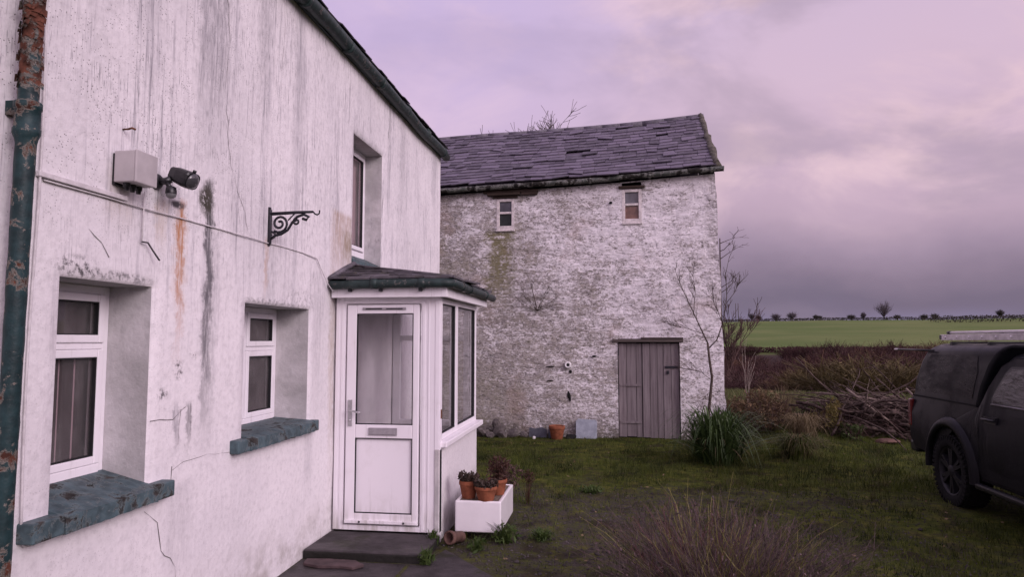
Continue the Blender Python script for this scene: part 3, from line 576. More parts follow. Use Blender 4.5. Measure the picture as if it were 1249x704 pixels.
b=MB(); b.tube([(.02,0,-.085),(.05,0,-.06),(.10,0,-.05),(.15,0,-.02),(.18,0,.03),(.22,0,.075),(.27,0,.09),(.31,0,.07),(.29,0,.05),(.26,0,.06)],.0105,6); b.tube(spiral(.085,.028,.068,.012,-2.2,1.7),.0095,6); b.tube(spiral(.03,-.06,.03,.008,2.6,-1.1),.008,6); b.tube(spiral(.215,.04,.026,.006,2.0,1.2),.008,6); b.tube([(.15,0,.05),(.17,0,.07),(.2,0,.098)],.006,6); part('scroll',b,M['iron'],bk)

# ------------------------------------------------------------------ porch
PX=-1.50; PF=6.0; PB=7.74
porch=thing('porch','white glazed porch with half-glazed door and mossy slate roof','porch',(-1.98,6.9,0)); PO=(-1.98,6.9,0)
def pp(name,mb,m,bev=0,par=None,label=None):
    o=part(name,mb,m,par or porch,PO,bev)
    return o
b=MB(); b.box(PX-.10,PX,PF+.02,PB,-.2,.80); b.box(HX+.0,PX-.10,PB-.10,PB,-.2,.80); b.box(PX-.035,PX+.012,PF-.01,PF+.075,-.2,.80)
pp('low_wall',b,M['house'],.008)
b=MB(); b.box(HX+.01,PX-.1,PF+.05,PB-.1,.02,.07); pp('floor',b,M['slab'])
b=MB(); b.box(HX+.004,HX+.012,PF+.075,PB-.105,.08,2.12); pp('inner_wall',b,M['plaster'])
# door frame
b=MB(); y0,y1=PF,PF+.07
for x0,x1,z0,z1 in ((HX+.015,-2.36,.085,2.13),(-1.665,PX+.012,.085,2.13),(-2.36,-1.665,2.075,2.13),(-2.36,-1.665,.085,.128)): b.box(x0,x1,y0,y1,z0,z1)
for x0,x1 in ((HX+.02,HX+.05),(-2.40,-2.375),(-1.65,-1.625),(-1.60,-1.585),(PX-.035,PX+.004)): b.box(x0,x1,y0-.005,y0-.0005,.09,2.125)
b.box(-2.40,-1.625,y0-.0055,y0-.0003,2.085,2.10)
pp('door_frame',b,M['upvc'],.004)
d_=MB(); y0,y1=PF-.012,PF+.045; L,R=-2.345,-1.68
for x0,x1,z0,z1 in ((L,-2.255,.14,2.065),(-1.735,R,.14,2.065),(-2.255,-1.735,1.985,2.065),(-2.255,-1.735,.885,1.005),(-2.255,-1.735,.14,.235)): d_.box(x0,x1,y0,y1,z0,z1)
door=pp('door',d_,M['upvc'],.007)
b=MB(); b.box(-2.255,-1.735,PF+.008,PF+.03,.235,.885); pp('lower_panel',b,M['upvc'],0,door).location=(0,0,0)
def gask(x0,x1,z0,z1,y,k=.007):
    g=MB()
    for q in ((x0,x0+k,z0,z1),(x1-k,x1,z0,z1),(x0+k,x1-k,z0,z0+k),(x0+k,x1-k,z1-k,z1)): g.box(q[0],q[1],y,y+.02,q[2],q[3])
    return g
pp('gasket',gask(-2.255,-1.735,.235,.885,PF-.009),M['gasket'],0,door); pp('gasket',gask(-2.255,-1.735,1.005,1.985,PF-.009),M['gasket'],0,door)
b=MB(); b.poly([(-2.255,PF+.012,1.005),(-1.735,PF+.012,1.005),(-1.735,PF+.012,1.985),(-2.255,PF+.012,1.985)]); pp('pane',b,M['glass'],0,door)
b=MB(); b.box(-2.13,-1.87,PF-.024,PF-.0125,.912,.978); b.box(-2.115,-1.885,PF-.03,PF-.0245,.922,.968); pp('letterbox',b,M['letter'],.003,door)
b=MB(); b.box(-2.32,-2.285,PF-.024,PF-.0125,.99,1.22); b.tube([(-2.302,PF-.02,1.13),(-2.302,PF-.055,1.13),(-2.295,PF-.062,1.13),(-2.20,PF-.062,1.112),(-2.195,PF-.058,1.11)],.009,8); b.lathe([(.001,0),(.011,0),(.011,.012),(.001,.013)],12,0,Matrix.Translation((-2.302,PF-.024,1.04))@Matrix.Rotation(PI/2,4,'X')); pp('handle',b,M['steel'],0,door)
b=MB(); b.box(-2.34,-1.69,PF-.03,PF-.0125,.15,.178); pp('weather_bar',b,M['upvc'],.003,door)
for xx in (-2.20,-1.80):
    b=MB(); b.lathe([(.001,0),(.009,0),(.009,.006),(.001,.008)],10,0,Matrix.Translation((xx,PF-.03,.164))@Matrix.Rotation(PI/2,4,'X')); pp('screw_cap',b,M['blackplastic'],0,door)
b=MB(); b.box(-2.20,-1.80,PF-.022,PF-.0125,2.018,2.04); 
pp('vent',b,M['letter'],0,door); b=MB(); b.box(-2.17,-2.02,PF-.026,PF-.0225,2.024,2.033); b.box(-1.98,-1.83,PF-.026,PF-.0225,2.024,2.033); pp('vent_slot',b,M['gasket'],0,door)
# side glazing (two lights) and end glazing
def glz_x(x,y0,y1,z0,z1,mull):
    f=MB(); ed=[y0]+mull+[y1]; t=.05
    f.box(x-.07,x,y0,y1,z0,z0+t); f.box(x-.07,x,y0,y1,z1-t,z1); f.box(x-.07,x,y0,y0+t,z0+t,z1-t); f.box(x-.07,x,y1-t,y1,z0+t,z1-t)
    for m in mull: f.box(x-.07,x,m-.045,m+.045,z0+t,z1-t)
    w=pp('window',f,M['upvc'],.006); e=[y0+t]+[q for m in mull for q in (m-.045,m+.045)]+[y1-t]
    for a,c in zip(e[::2],e[1::2]):
        p=MB(); p.poly([(x-.03,a,z0+t),(x-.03,c,z0+t),(x-.03,c,z1-t),(x-.03,a,z1-t)]); pp('pane',p,M['glass'],0,w)
        g=MB(); k=.008
        for q in ((a,a+k,z0+t,z1-t),(c-k,c,z0+t,z1-t),(a+k,c-k,z0+t,z0+t+k),(a+k,c-k,z1-t-k,z1-t)): g.box(x-.04,x-.012,*q)
        pp('gasket',g,M['gasket'],0,w)
glz_x(PX-.005,PF+.085,PB-.01,.86,2.13,[6.74])
b=MB(); b.box(PX-.11,PX+.065,PF+.04,PB+.05,.805,.858); pp('window_sill',b,M['upvc'],.01)
f=MB(); 
for q in ((HX+.012,HX+.10,.80,2.13),(-2.04,-1.98,.86,2.10),(PX-.14,PX-.08,.86,2.10)): f.box(q[0],q[1],PB-.075,PB-.005,q[2],q[3])
f.box(HX+.10,PX-.08,PB-.075,PB-.005,.80,.86); f.box(HX+.10,PX-.08,PB-.075,PB-.005,2.07,2.13); f.box(HX+.10,PX-.14,PB-.078,PB-.008,1.74,1.80)
w=pp('window',f,M['upvc'],.005); p=MB(); p.poly([(HX+.10,PB-.04,.86),(PX-.1,PB-.04,.86),(PX-.1,PB-.04,2.07),(HX+.10,PB-.04,2.07)]); pp('pane',p,M['glass'],0,w)
b=MB(); b.box(PX-.018,PX+.016,PF+.02,PF+.06,1.06,1.14); pp('hinge',b,M['rusty'],.003)
b=MB(); b.box(HX+.01,PX+.07,PF-.09,PB+.10,2.135,2.15); pp('soffit',b,M['upvc'])
b=MB(); b.box(HX+.01,PX+.09,PF-.105,PF-.085,2.125,2.215); b.box(PX+.07,PX+.09,PF-.083,PB+.12,2.125,2.215); pp('fascia',b,M['upvc'],.003)
gy_=PF-.15; gx_=PX+.14
b=MB(); b.tube([(HX-.0+.02,gy_,2.235),(-2.2,gy_,2.238),(-1.9,gy_-.004,2.244),(-1.6,gy_,2.243),(gx_-.06,gy_,2.243),(gx_-.015,gy_+.02,2.243),(gx_,gy_+.07,2.243),(gx_+.003,6.4,2.241),(gx_-.002,7.0,2.24),(gx_,7.5,2.236),(gx_,7.97,2.232)],.040,12)
for y in (6.25,6.6,7.45): b.tube([(gx_,y-.03,2.24),(gx_,y+.03,2.24)],.046,12)
for x in (-2.05,-1.62): b.tube([(x-.03,gy_,2.242),(x+.03,gy_,2.242)],.046,12)
pp('gutter',b,M['gutter'])
b=MB()
for x in (-2.28,-2.0,-1.64):
    b=MB(); b.box(x-.012,x+.012,gy_-.0,PF-.105,2.175,2.20); pp('gutter_bracket',b,M['iron'])
r_=MB(); zt=2.43; ze=2.268; ex=gx_+.005; ey=gy_-.005; by=PB+.2; hp=6.42
A=Vector((HX,ey,ze)); B=Vector((ex,ey,ze)); D=Vector((HX,hp,zt)); E_=Vector((HX,by,zt)); G=Vector((ex,by,ze))
r_.add([A,B,D,E_,G],[(0,1,2),(1,4,3,2)])
def tri_cut(w,h): return lambda a,b: (min(a,w*(1-b/h)) if b<h else 0.0,b)
fw=(D-A); fl=fw.length; nfr=Vector((0,-fw.z,fw.y)).normalized()
slates(r_,A,(1,0,0),fw.normalized(),nfr,ex-HX,fl-.01,.26,.105,cut=tri_cut(ex-HX,fl),thick=.019)
sw_=Vector((HX-ex,0,zt-ze)); sl2=sw_.length; ns=Vector((-sw_.z*-1,0,-sw_.x)).normalized()
slates(r_,B,(0,1,0),sw_.normalized(),ns,by-ey,sl2-.01,.26,.17,cut=lambda a,b:(max(a,(hp-ey)*b/sl2),b),thick=.019)
pp('roof',r_,M['slate_moss'])
b=MB(); b.tube([B+Vector((0,0,.03)),(B+D)/2+Vector((0,0,.035)),D+Vector((.03,0,.03))],[.016,.018,.016],7,jit=.2); b.tube([A+Vector((.015,.0,.03)),(A+D)/2+Vector((.02,0,.05)),D+Vector((.02,0,.06))],[.02,.022,.02],6,jit=.25); b.tube([D+Vector((.02,0,.05)),E_+Vector((.02,0,.05))],[.015,.015],6,jit=.2); pp('flashing',b,M['slate_moss'])

# ------------------------------------------------------------------ step, slabs
st=MB(); st.box(-.485,.505,-.285,.285,-.12,.075); o=link('door_step',st.mesh('door_step',M['slab']),None,(HX+.487,5.715,0)); tag(o,'worn dark slate doorstep with moss below the porch door','step'); m=o.modifiers.new('b','BEVEL'); m.width=.02; m.segments=3
def slabshape(pts,z0,z1): q=MB(); q.prism(pts,lambda u,v,w:(u,v,w),z0,z1); return q
for nm,pts,z,lab in (('paving_slab',[(-2.465,3.6),(-1.62,3.6),(-1.60,5.41),(-2.465,5.42)],.004,'dark slate paving slab against the white wall below the doorstep'),('paving_slab',[(-1.59,3.6),(-.55,3.6),(-.80,5.14),(-1.40,5.86),(-1.47,5.42),(-1.58,5.41)],.001,'dark wedge-shaped paving slab right of the doorstep by the weeds')):
    cx=sum(p[0] for p in pts)/len(pts); cy=sum(p[1] for p in pts)/len(pts)
    q=slabshape([(a-cx,b-cy) for a,b in pts],-.1,z); o=link(nm,q.mesh(nm,M['slab']),None,(cx,cy,0)); tag(o,lab,'paving slab'); m=o.modifiers.new('b','BEVEL'); m.width=.012; m.segments=2
q=slabshape([(-.26,-.05),(-.12,-.10),(.05,-.08),(.16,-.10),(.22,-.02),(.12,.07),(-.1,.08),(-.28,.06)],-.012,.012); o=link('slate_fragment',q.mesh('slate_fragment',M['redslate']),None,(-2.12,5.30,.018)); tag(o,'loose reddish broken slate lying below the doorstep','slate piece'); m=o.modifiers.new('b','BEVEL'); m.width=.004

# ------------------------------------------------------------------ sink planter and pots
SX0,SX1,SY0,SY1=-1.375,-.965,6.10,6.86; SZ0,SZ1=.075,.345
sk=MB(); sk.box(SX0,SX1,SY0,SY1,SZ0,SZ1-.03); sk.box(SX0,SX1,SY0,SY1,SZ0,SZ1)
sk=MB(); t_=.035
bm_=[(SX0,SX1,SY0,SY1)]
vs=[(SX0,SY0,SZ0),(SX1,SY0,SZ0),(SX1,SY1,SZ0),(SX0,SY1,SZ0),(SX0,SY0,SZ1),(SX1,SY0,SZ1),(SX1,SY1,SZ1),(SX0,SY1,SZ1),(SX0+t_,SY0+t_,SZ1),(SX1-t_,SY0+t_,SZ1),(SX1-t_,SY1-t_,SZ1),(SX0+t_,SY1-t_,SZ1),(SX0+t_,SY0+t_,SZ1-.02),(SX1-t_,SY0+t_,SZ1-.02),(SX1-t_,SY1-t_,SZ1-.02),(SX0+t_,SY1-t_,SZ1-.02)]
sk.add(vs,[(3,2,1,0),(0,1,5,4),(1,2,6,5),(2,3,7,6),(3,0,4,7),(4,5,9,8),(5,6,10,9),(6,7,11,10),(7,4,8,11),(8,9,13,12),(9,10,14,13),(10,11,15,14),(11,8,12,15)])
sinkE=thing('stone_sink','white glazed sink on a mossy block, carrying three terracotta pots','sink',((SX0+SX1)/2,(SY0+SY1)/2,SZ0)); so=((SX0+SX1)/2,(SY0+SY1)/2,SZ0)
part('basin',sk,M['ceramic'],sinkE,so,.014,3); b=MB(); b.box(SX0+t_+.001,SX1-t_-.001,SY0+t_+.001,SY1-t_-.001,SZ1-.03,SZ1-.005); part('soil',b,simple('sandy_soil',(.16,.125,.10),.35,30,1,.05,bump=.6),sinkE,so)
b=MB(); b.rock((0,0,.01),(.19,.28,.075),5); o=link('support_block',b.mesh('support_block',M['block']),None,(-1.17,6.46,0)); tag(o,'mossy stone block under the white sink','stone block')
def leaves(n,c,rad3,size,zmin=-1,elong=1.5,upbias=0):
    """n leaf quads through an ellipsoid"""
    d=rng.normal(size=(n,3)); d/=np.linalg.norm(d,axis=1)[:,None]; r=rng.random(n)**.45
    P=np.array(c)+d*np.array(rad3)*r[:,None]; P=P[P[:,2]>zmin] if zmin>-1 else P; n=len(P)
    a=rng.normal(size=(n,3)); a[:,2]+=upbias; a/=np.linalg.norm(a,axis=1)[:,None]; b=np.cross(a,rng.normal(size=(n,3))); b/=np.linalg.norm(b,axis=1)[:,None]
    s=size*rng.uniform(.5,1.3,n)[:,None]
    V=np.stack([P-a*s*elong,P+b*s*.55,P+a*s*elong,P-b*s*.55],1).reshape(-1,3); F=np.arange(n*4).reshape(n,4); return V,F
def arcs(n,c,reach,hgt,seg=6,spread=.05,droop=1.0,width=.006,wj=.4,base_r=.05,taper=.15):
    """strap leaves / stems arching out of a point"""
    a=rng.uniform(0,2*PI,n); R_=reach*rng.uniform(.15,1,n); Hh=hgt*rng.uniform(.55,1.05,n); t=np.linspace(0,1,seg+1)
    bx=c[0]+np.cos(a)*base_r*rng.random(n); by=c[1]+np.sin(a)*base_r*rng.random(n)
    tp=rng.uniform(.5,.85,n) if droop>=1 else rng.uniform(.8,1.4,n)
    h=1-((t[None,:]-tp[:,None])/tp[:,None])**2
    x=bx[:,None]+np.cos(a)[:,None]*R_[:,None]*t[None,:]**1.3; y=by[:,None]+np.sin(a)[:,None]*R_[:,None]*t[None,:]**1.3
    x+=spread*rng.normal(size=(n,1))*t; y+=spread*rng.normal(size=(n,1))*t
    z=c[2]+np.maximum(h*Hh[:,None],.01)
    P=np.stack([x,y,z],-1); sd=np.stack([-np.sin(a),np.cos(a),np.zeros(n)],1); w=width*(1-t**2*(1-taper))
    return strips(P,w[None,:]*rng.uniform(1-wj,1+wj,(n,1)),sd)
def pot_mesh(r,h):
    b=MB(); b.lathe([(.001,0),(r*.66,0),(r*.69,.004),(r*.93,h*.74),(r*.94,h*.76),(r,h*.765),(r*1.02,h*.8),(r*1.02,h*.98),(r,h),(r*.9,h),(r*.88,h*.9)],28); return b
def potted(loc,r,h,label,mat,kind):
    e=thing('potted_plant',label,'potted plant',loc,0,'terracotta pots on the sink'); part('pot',pot_mesh(r,h),M['terracotta'],e); s_=MB(); s_.lathe([(.001,h*.92),(r*.885,h*.905)],20); part('soil',s_,M['soil'],e)
    pl=[]
    if kind=='succ':
        pl.append(leaves(420,(0,0,h*1.12),(r*1.15,r*1.15,h*.30),.011,-1,1.3,.8)); pl.append(arcs(40,(0,0,h*.9),r*1.1,h*.5,4,.02,.6,.004))
        for k in range(16):
            a=random.uniform(0,2*PI); pl.append(leaves(30,(math.cos(a)*r*.9,math.sin(a)*r*.9,h*(1.12+.25*random.random())),(.022,.022,.022),.012,-1,1.2,.3))
    else:
        pl.append(arcs(50,(0,0,h*.9),r*1.3,h*1.7,5,.05,.5,.003)); pl.append(leaves(320,(0,0,h*1.7),(r*1.3,r*1.3,h*.8),.015,-1,1.4,.5))
    V,F=cat(pl); link('foliage',np_mesh('foliage',V,F,mat),e); return e
potted((-1.28,6.24,SZ1-.005),.085,.155,'terracotta pot of dark succulents at the left of the sink',M['succulent'],'succ')
potted((-1.11,6.17,SZ1-.005),.10,.125,'wide terracotta pot of red-tinged succulents at the front of the sink',M['succulent'],'succ')
potted((-1.045,6.42,SZ1-.005),.085,.14,'terracotta pot of leggy red plant at the back right of the sink',M['redleaf'],'tall')
V,F=cat([arcs(60,(0,0,0),.16,.42,5,.05,.4,.003),leaves(500,(0,0,.33),(.19,.19,.17),.016,-1,1.5,.3)]); o=link('bare_plant',np_mesh('bare_plant',V,F,M['twigs']),None,(-1.12,7.35,0)); tag(o,'wispy brown plant growing behind the white sink','plant')
V,F=cat([arcs(30,(0,0,0),.13,.5,5,.05,.3,.003),leaves(200,(0,0,.45),(.12,.12,.14),.018,-1,1.4,.3)]); o=link('red_plant',np_mesh('red_plant',V,F,M['redleaf']),None,(-.90,7.55,0)); o.scale=(.7,.7,.62); tag(o,'small red-leaved plant growing behind the sink','plant')
b=MB(); Mx=Matrix.Translation((0,0,.05))@Matrix.Rotation(rad(80),4,'X'); b.lathe([(.035,-.09),(.048,-.09),(.048,.05),(.058,.055),(.058,.09),(.043,.09),(.035,-.09)],18,0,Mx); o=link('clay_pipe',b.mesh('clay_pipe',M['clay']),None,(-1.345,5.99,.01),(0,0,rad(-25))); tag(o,'short broken clay pipe lying between slab and sink','pipe')
WG='weeds by the slabs and gravel'
def weed(x,y,r,h,n,label,mat='weed',ls=.018):
    V,F=cat([leaves(n,(0,0,h*.5),(r,r,h*.6),ls,.0,1.6,.6),arcs(int(n*.4),(0,0,0),r*1.2,h*1.2,4,.02,.8,.005)]); o=link('weed',np_mesh('weed',V,F,M[mat]),None,(x,y,H(x,y))); tag(o,label,'weed',WG)
weed(-.93,6.10,.13,.15,160,'bright leafy weed at the front right corner of the sink'); weed(-.62,6.2,.12,.09,220,'low dark green cushion of weed on the gravel','weed',.01); weed(-1.45,5.44,.07,.10,70,'small weed sprouting at the right end of the doorstep'); weed(-1.52,5.9,.05,.12,60,'grass tuft at the foot of the porch corner'); weed(-.25,8.3,.15,.07,130,'flat green weed in the gravel in front of the barn turf'); weed(-1.12,5.82,.09,.12,80,'weed beside the clay pipe under the sink'); weed(.15,5.9,.12,.06,90,'flat weed on the gravel left of the dry shrub')

# ------------------------------------------------------------------ stone barn (local: x right along the front, y back, z up)
BL=(.634,13.067,0.); BR=rad(-3.0)
barn=thing('stone_barn','tall whitewashed rubble barn with sagging slate roof and grey plank door','barn',BL,BR)
def eave(k): return 4.60+.19*(k+3.9)/5.2+.012*math.sin(k*1.3)
BK0=-8.2
def kr(z): return 1.395-.022*z+.012*math.sin(z*5)
BO=[(-.525,.595,-.08,1.775,.16),(-2.83,-2.475,3.885,4.55,.10),(-.415,-.05,3.945,4.64,.10)]
ks=grid_axis(BK0,1.4,[-4.7]+[k for o in BO for k in o[:2]],.11); ks=[k for k in ks if k<=-4.7]+grid_axis(-4.7,1.4,[k for o in BO for k in o[:2]],.021)[1:]
zs=grid_axis(-.35,4.66,[k for o in BO for k in o[2:4]],.021)
K,Z=np.meshgrid(np.array(ks),np.array(zs),indexing='ij')
# rubble: jittered-cell voronoi, courses about 13 cm
kk=K+.05*(vnoise(K*3,Z*3,4)-.5); z_=Z+.07*(fbm(K*1.3,Z*2.0,3,8)-.45)
cu,cv=kk/.21,z_/.082; ci=np.floor(cu).astype(int); cj=np.floor(cv).astype(int); d1=np.full(K.shape,9.);d2=d1.copy();cid=np.zeros(K.shape)
for a in (-1,0,1):
    for b in (-1,0,1):
        A_=ci+a;B_=cj+b; jx=_tab[A_%256,(B_*7+31)%256]; jy=_tab[(A_*5+77)%256,B_%256]; off=(B_%2)*.5
        dx=(A_+.15+.7*jx+off*.0-cu); dy=(B_+.25+.5*jy-cv); d=np.sqrt(dx*dx+dy*dy*1.3); r=_tab[(A_*13+5)%256,(B_*11+3)%256]
        m1=d<d1; d2=np.where(m1,d1,np.minimum(d2,d)); cid=np.where(m1,r,cid); d1=np.where(m1,d,d1)
edge=np.clip(1-(d2-d1)/.28,0,1); hi=fbm(K*14,Z*22,4,3)
disp=-.003*edge**2+.009*(cid-.5)+.05*(fbm(K*1.1,Z*1.1,3,6)-.45)+.014*(fbm(K*5,Z*10,4,12)-.45)+.014*(hi-.45)
dmin=np.min([np.maximum(np.maximum(o[0]-K,K-o[1]),np.maximum(o[2]-Z,Z-o[3])) for o in BO],0); disp*=np.clip(dmin/.05,0,1)
zt=np.vectorize(eave)(K); tz=(Z+.35)/(4.66+.35); ZZ=np.where(Z>4.3,4.3+(Z-4.3)*(zt-4.3)/(4.66-4.3),Z)
KK=np.where(K>1.0,1.0+(K-1.0)*(np.vectorize(kr)(Z)+.03*(fbm(Z*4,Z*0,3,2)-.45)-1.0)/.4,K)
ZZ=np.where(dmin<.1,Z,ZZ) if False else ZZ
V=np.stack([KK,-disp+.03*np.clip((Z)/4.6,0,1),ZZ],-1).reshape(-1,3); n=len(zs); i,j=np.meshgrid(np.arange(len(ks)-1),np.arange(n-1),indexing='ij')
km=(np.array(ks)[i]+np.array(ks)[i+1])/2; zm=(np.array(zs)[j]+np.array(zs)[j+1])/2
keep=np.ones(i.shape,bool)
for o in BO: keep&=~((km>o[0])&(km<o[1])&(zm>o[2])&(zm<o[3]))
F=np.stack([i*n+j,(i+1)*n+j,(i+1)*n+j+1,i*n+j+1],-1)[keep].reshape(-1,4)
nv=len(V); ex=[]; ef=[]
def quad(*p): 
    b=nv+len(ex); ex.extend(p); ef.append([b,b+1,b+2,b+3])
for a,b,c,d,dp in BO:
    y0=-.0+.03*max(0,(c+d)/2/4.6)
    quad((a,y0,c),(a,dp+.1,c),(a,dp+.1,d),(a,y0,d)); quad((b,y0,c),(b,y0,d),(b,dp+.1,d),(b,dp+.1,c)); quad((a,y0,d),(a,dp+.1,d),(b,dp+.1,d),(b,y0,d)); quad((a,y0,c),(b,y0,c),(b,dp+.1,c),(a,dp+.1,c))
rk=1.26; kt=kr(4.9); BD=5.1
quad((1.39,.02,-.35),(1.39,BD,-.35),(kt,BD,4.75),(kt,.03,eave(1.3))); quad((BK0,.02,-.35),(BK0,.03,eave(BK0)),(BK0,BD,4.6),(BK0,BD,-.35)); quad((BK0,BD,-.35),(BK0,BD,4.6),(kt,BD,4.75),(1.39,BD,-.35))
quad((kt,.03,eave(1.3)),(kt,BD,4.75),(rk-.02,BD/2+.05,6.58),(rk-.02,BD/2-.05,6.58)); quad((BK0,.03,eave(BK0)),(BK0,BD/2-.05,6.35),(BK0,BD/2+.05,6.35),(BK0,BD,4.6))
V=np.concatenate([V,np.array(ex)]); F=np.concatenate([F,np.array(ef)])
me=np_mesh('barn_wall',V,F,M['barn'],smooth=False); at=me.color_attributes.new('stone','FLOAT_COLOR','POINT')
colr=np.zeros((len(V),4),np.float32); colr[:nv,0]=edge.ravel(); colr[:nv,1]=cid.ravel(); colr[:nv,2]=hi.ravel(); colr[nv:,1]=.5; colr[:,3]=1
if len(me.vertices)==len(V): at.data.foreach_set('color',colr.ravel())
link('wall',me,barn)
# roof
def ridge(k): return float(np.interp(k,[-8.2,-4.7,-3.5,-2.7,-1.57,-.46,.27,1.26],[6.35,6.50,6.53,6.53,6.555,6.585,6.62,6.69]))
def rp(k,f):
    """front slope: k along, f 0 at the eave .. 1 at the ridge"""
    k2=k+(rk-1.33)*max(0,(k-.6)/.73)*f if k>.6 else k
    return Vector((k2,-.10+f*2.65,(eave(k)+.12)*(1-f)+ridge(k)*f+.03*(float(fbm(np.float64(k*.9),np.float64(f*3),2,3))-.45)-.035*math.sin(PI*f)))
r_=MB(); nk=40; vs=[rp(BK0+(1.33-BK0)*i/nk,j/8)-Vector((0,0,.03)) for i in range(nk+1) for j in range(9)]
r_.add(vs,[(i*9+j,(i+1)*9+j,(i+1)*9+j+1,i*9+j+1) for i in range(nk) for j in range(8)])
vs=[Vector((k,2.55+f*2.7,ridge(k)*(1-f)+4.7*f)) for k in (BK0,-4,-1,rk) for f in (0,1)]; r_.add(vs,[(2*i,2*i+1,2*i+3,2*i+2) for i in range(3)])
rows=17; missing=[(-1.65,-1.25,.38,.50),(-.55,.2,.86,.95),(.25,.5,.60,.66),(-.45,-.1,.66,.71)]
for r in range(rows):
    k=BK0-random.uniform(0,.3)
    while k<1.31:
        w=random.uniform(.17,.42)*(1.05-.2*r/rows); k0=max(k,BK0); k1=min(k+w,1.315); f0=r/rows+random.uniform(-.006,.006); f1=min(f0+1.6/rows,1.0)
        km_=(k0+k1)/2
        if k1-k0>.05:
            gone=any(a<km_<b and c<f0<d for a,b,c,d in missing) and random.random()<.75
            sk=random.uniform(-.004,.004); lift=random.uniform(.020,.034)
            if random.random()<.11: sk*=random.uniform(2,5); f0-=random.uniform(0,.032); lift+=.018
            if not gone:
                lo=[rp(k0+.003,f0+sk),rp(k1-.003,f0-sk),rp(k1-.003,f1),rp(k0+.003,f1)]
                nn=Vector((0,-.5,.86)); lo=[lo[0]+nn*lift,lo[1]+nn*(lift+random.uniform(-.006,.006)),lo[2],lo[3]]; hi_=[p+nn*.020 for p in lo]
                r_.add(lo+hi_,[(4,5,6,7),(0,1,5,4),(1,2,6,5),(3,0,4,7)])
        k+=w
rf=part('roof',r_,M['slate'],barn)
r_=MB(); k=BK0
while k<rk-.02:
    w=random.uniform(.38,.5); k1=min(k+w,rk+.02); r_.tube([(k,2.55,ridge(k)-.01),(k1+.02,2.55,ridge(k1)-.01)],[.075,.078],9); k=k1
link('ridge_tiles',r_.mesh('ridge_tiles',M['ridge']),rf)
r_=MB(); r_.tube([rp(1.325,f)+Vector((-.015,0,.02)) for f in np.linspace(0,1,16)],[.055+.02*random.random() for _ in range(16)],7,jit=.3); link('verge',r_.mesh('verge',M['mortar']),rf)
g_=MB(); g_.tube([(k,-.12+random.uniform(-.006,.006),eave(k)+.055+random.uniform(-.005,.005)) for k in np.arange(BK0,1.42,.3)]+[(1.43,-.12,eave(1.4)+.055)],.050,9)
for k in np.arange(-7.6,1.5,1.1): g_.tube([(k-.025,-.12,eave(k)+.05),(k+.025,-.12,eave(k)+.05)],.058,9)
gb=part('gutter',g_,M['gutter_barn'],barn)
f_=MB(); f_.box(-8.1,1.27,-.02,.02,-.045,.03); f_.v=[(x,y-.045,z+eave(x)+.075) for x,y,z in f_.v]
# dark board stands in for the soffit shadow, follows the eave tilt
part('eaves_shadow_board',f_,M['rotten'],barn)
l_=MB()
for (a,b,z0,z1,dy) in ((-3.08,-2.00,4.60,4.65,-.055),(-2.95,-2.2,4.652,4.70,-.04),(-3.0,-2.35,4.548,4.597,-.065),(-2.33,-2.02,4.545,4.597,-.045)): l_.box(a,b,dy,.16,z0+.0,z1)
part('rotten_lintel',l_,M['rotten'],barn,None,.006)
def barn_window(o,lower):
    a,b,c,d,dp=o; y=dp-.055; f=MB(); t=.058; f.box(a,a+t,y-.02,y+.06,c,d-.05); f.box(b-t,b,y-.02,y+.06,c,d-.05); f.box(a+t,b-t,y-.02,y+.06,c,c+.075); f.box(a+t,b-t,y-.02,y+.06,d-.115,d-.05); zm=(c+d)/2-.0; f.box(a+t,b-t,y-.01,y+.05,zm-.022,zm+.022)
    f.box(a-.01,b+.01,y-.05,y+.055,c-.035,c-.001)
    w=part('window',f,M['sash'],barn,None,.008)
    for z0,z1,m in ((zm+.022,d-.115,M['pane_up']),(c+.075,zm-.022,lower)):
        p=MB(); p.poly([(a+t,y+.02,z0),(b-t,y+.02,z0),(b-t,y+.02,z1),(a+t,y+.02,z1)]); link('pane',p.mesh('pane',m),w)
    h=MB(); h.box(a-.06,b+.06,-.012,.1,d-.045,d+.002); link('head_board',h.mesh('head_board',M['rotten']),w)
M['pane_up']=simple('grey_old_pane',(.085,.085,.10),.3,6,.12,.6,bump=.05,bsc=8); M['pane_brown']=simple('brown_backed_pane',(.16,.085,.065),.3,9,.2,.5,bump=.05,bsc=8); M['pane_dark']=simple('dark_old_pane',(.03,.035,.035),.3,6,.12,.6,bump=.05,bsc=8)
barn_window(BO[1],M['pane_dark']); barn_window(BO[2],M['pane_brown'])
# plank door: a narrow left leaf of three boards and a wide right leaf
x=-.50; dr=None; d_=MB()
def planks(edges,z0,z1,y):
    q=MB()
    for a,b in zip(edges,edges[1:]):
        yy=y+random.uniform(-.006,.006); q.box(a+.003,b-.003,yy-.014,yy+.014,z0+random.uniform(0,.02),z1-random.uniform(0,.012))
    return q
dl=part('door',planks([-.515,-.37,-.19,-.085],-.04,1.70,.10),M['wood'],barn,None,.003); dl2=part('door',planks([-.078,.06,.19,.30,.44,.585],-.05,1.70,.085),M['wood'],barn,None,.003)
for z in (.24,.92):
    q=MB(); q.box(-.49,-.10,.066,.083,z-.02,z+.02); link('ledge',q.mesh('ledge',M['wood']),dl)
q=MB(); q.box(.33,.565,.052,.068,1.235,1.275); q.box(.36,.40,.045,.067,1.13,1.19); link('latch',q.mesh('latch',M['iron']),dl2)
for z in (1.53,.8):
    q=MB(); q.box(-.522,-.505,.05,.07,z-.07,z+.07); link('hinge',q.mesh('hinge',M['iron']),dl)
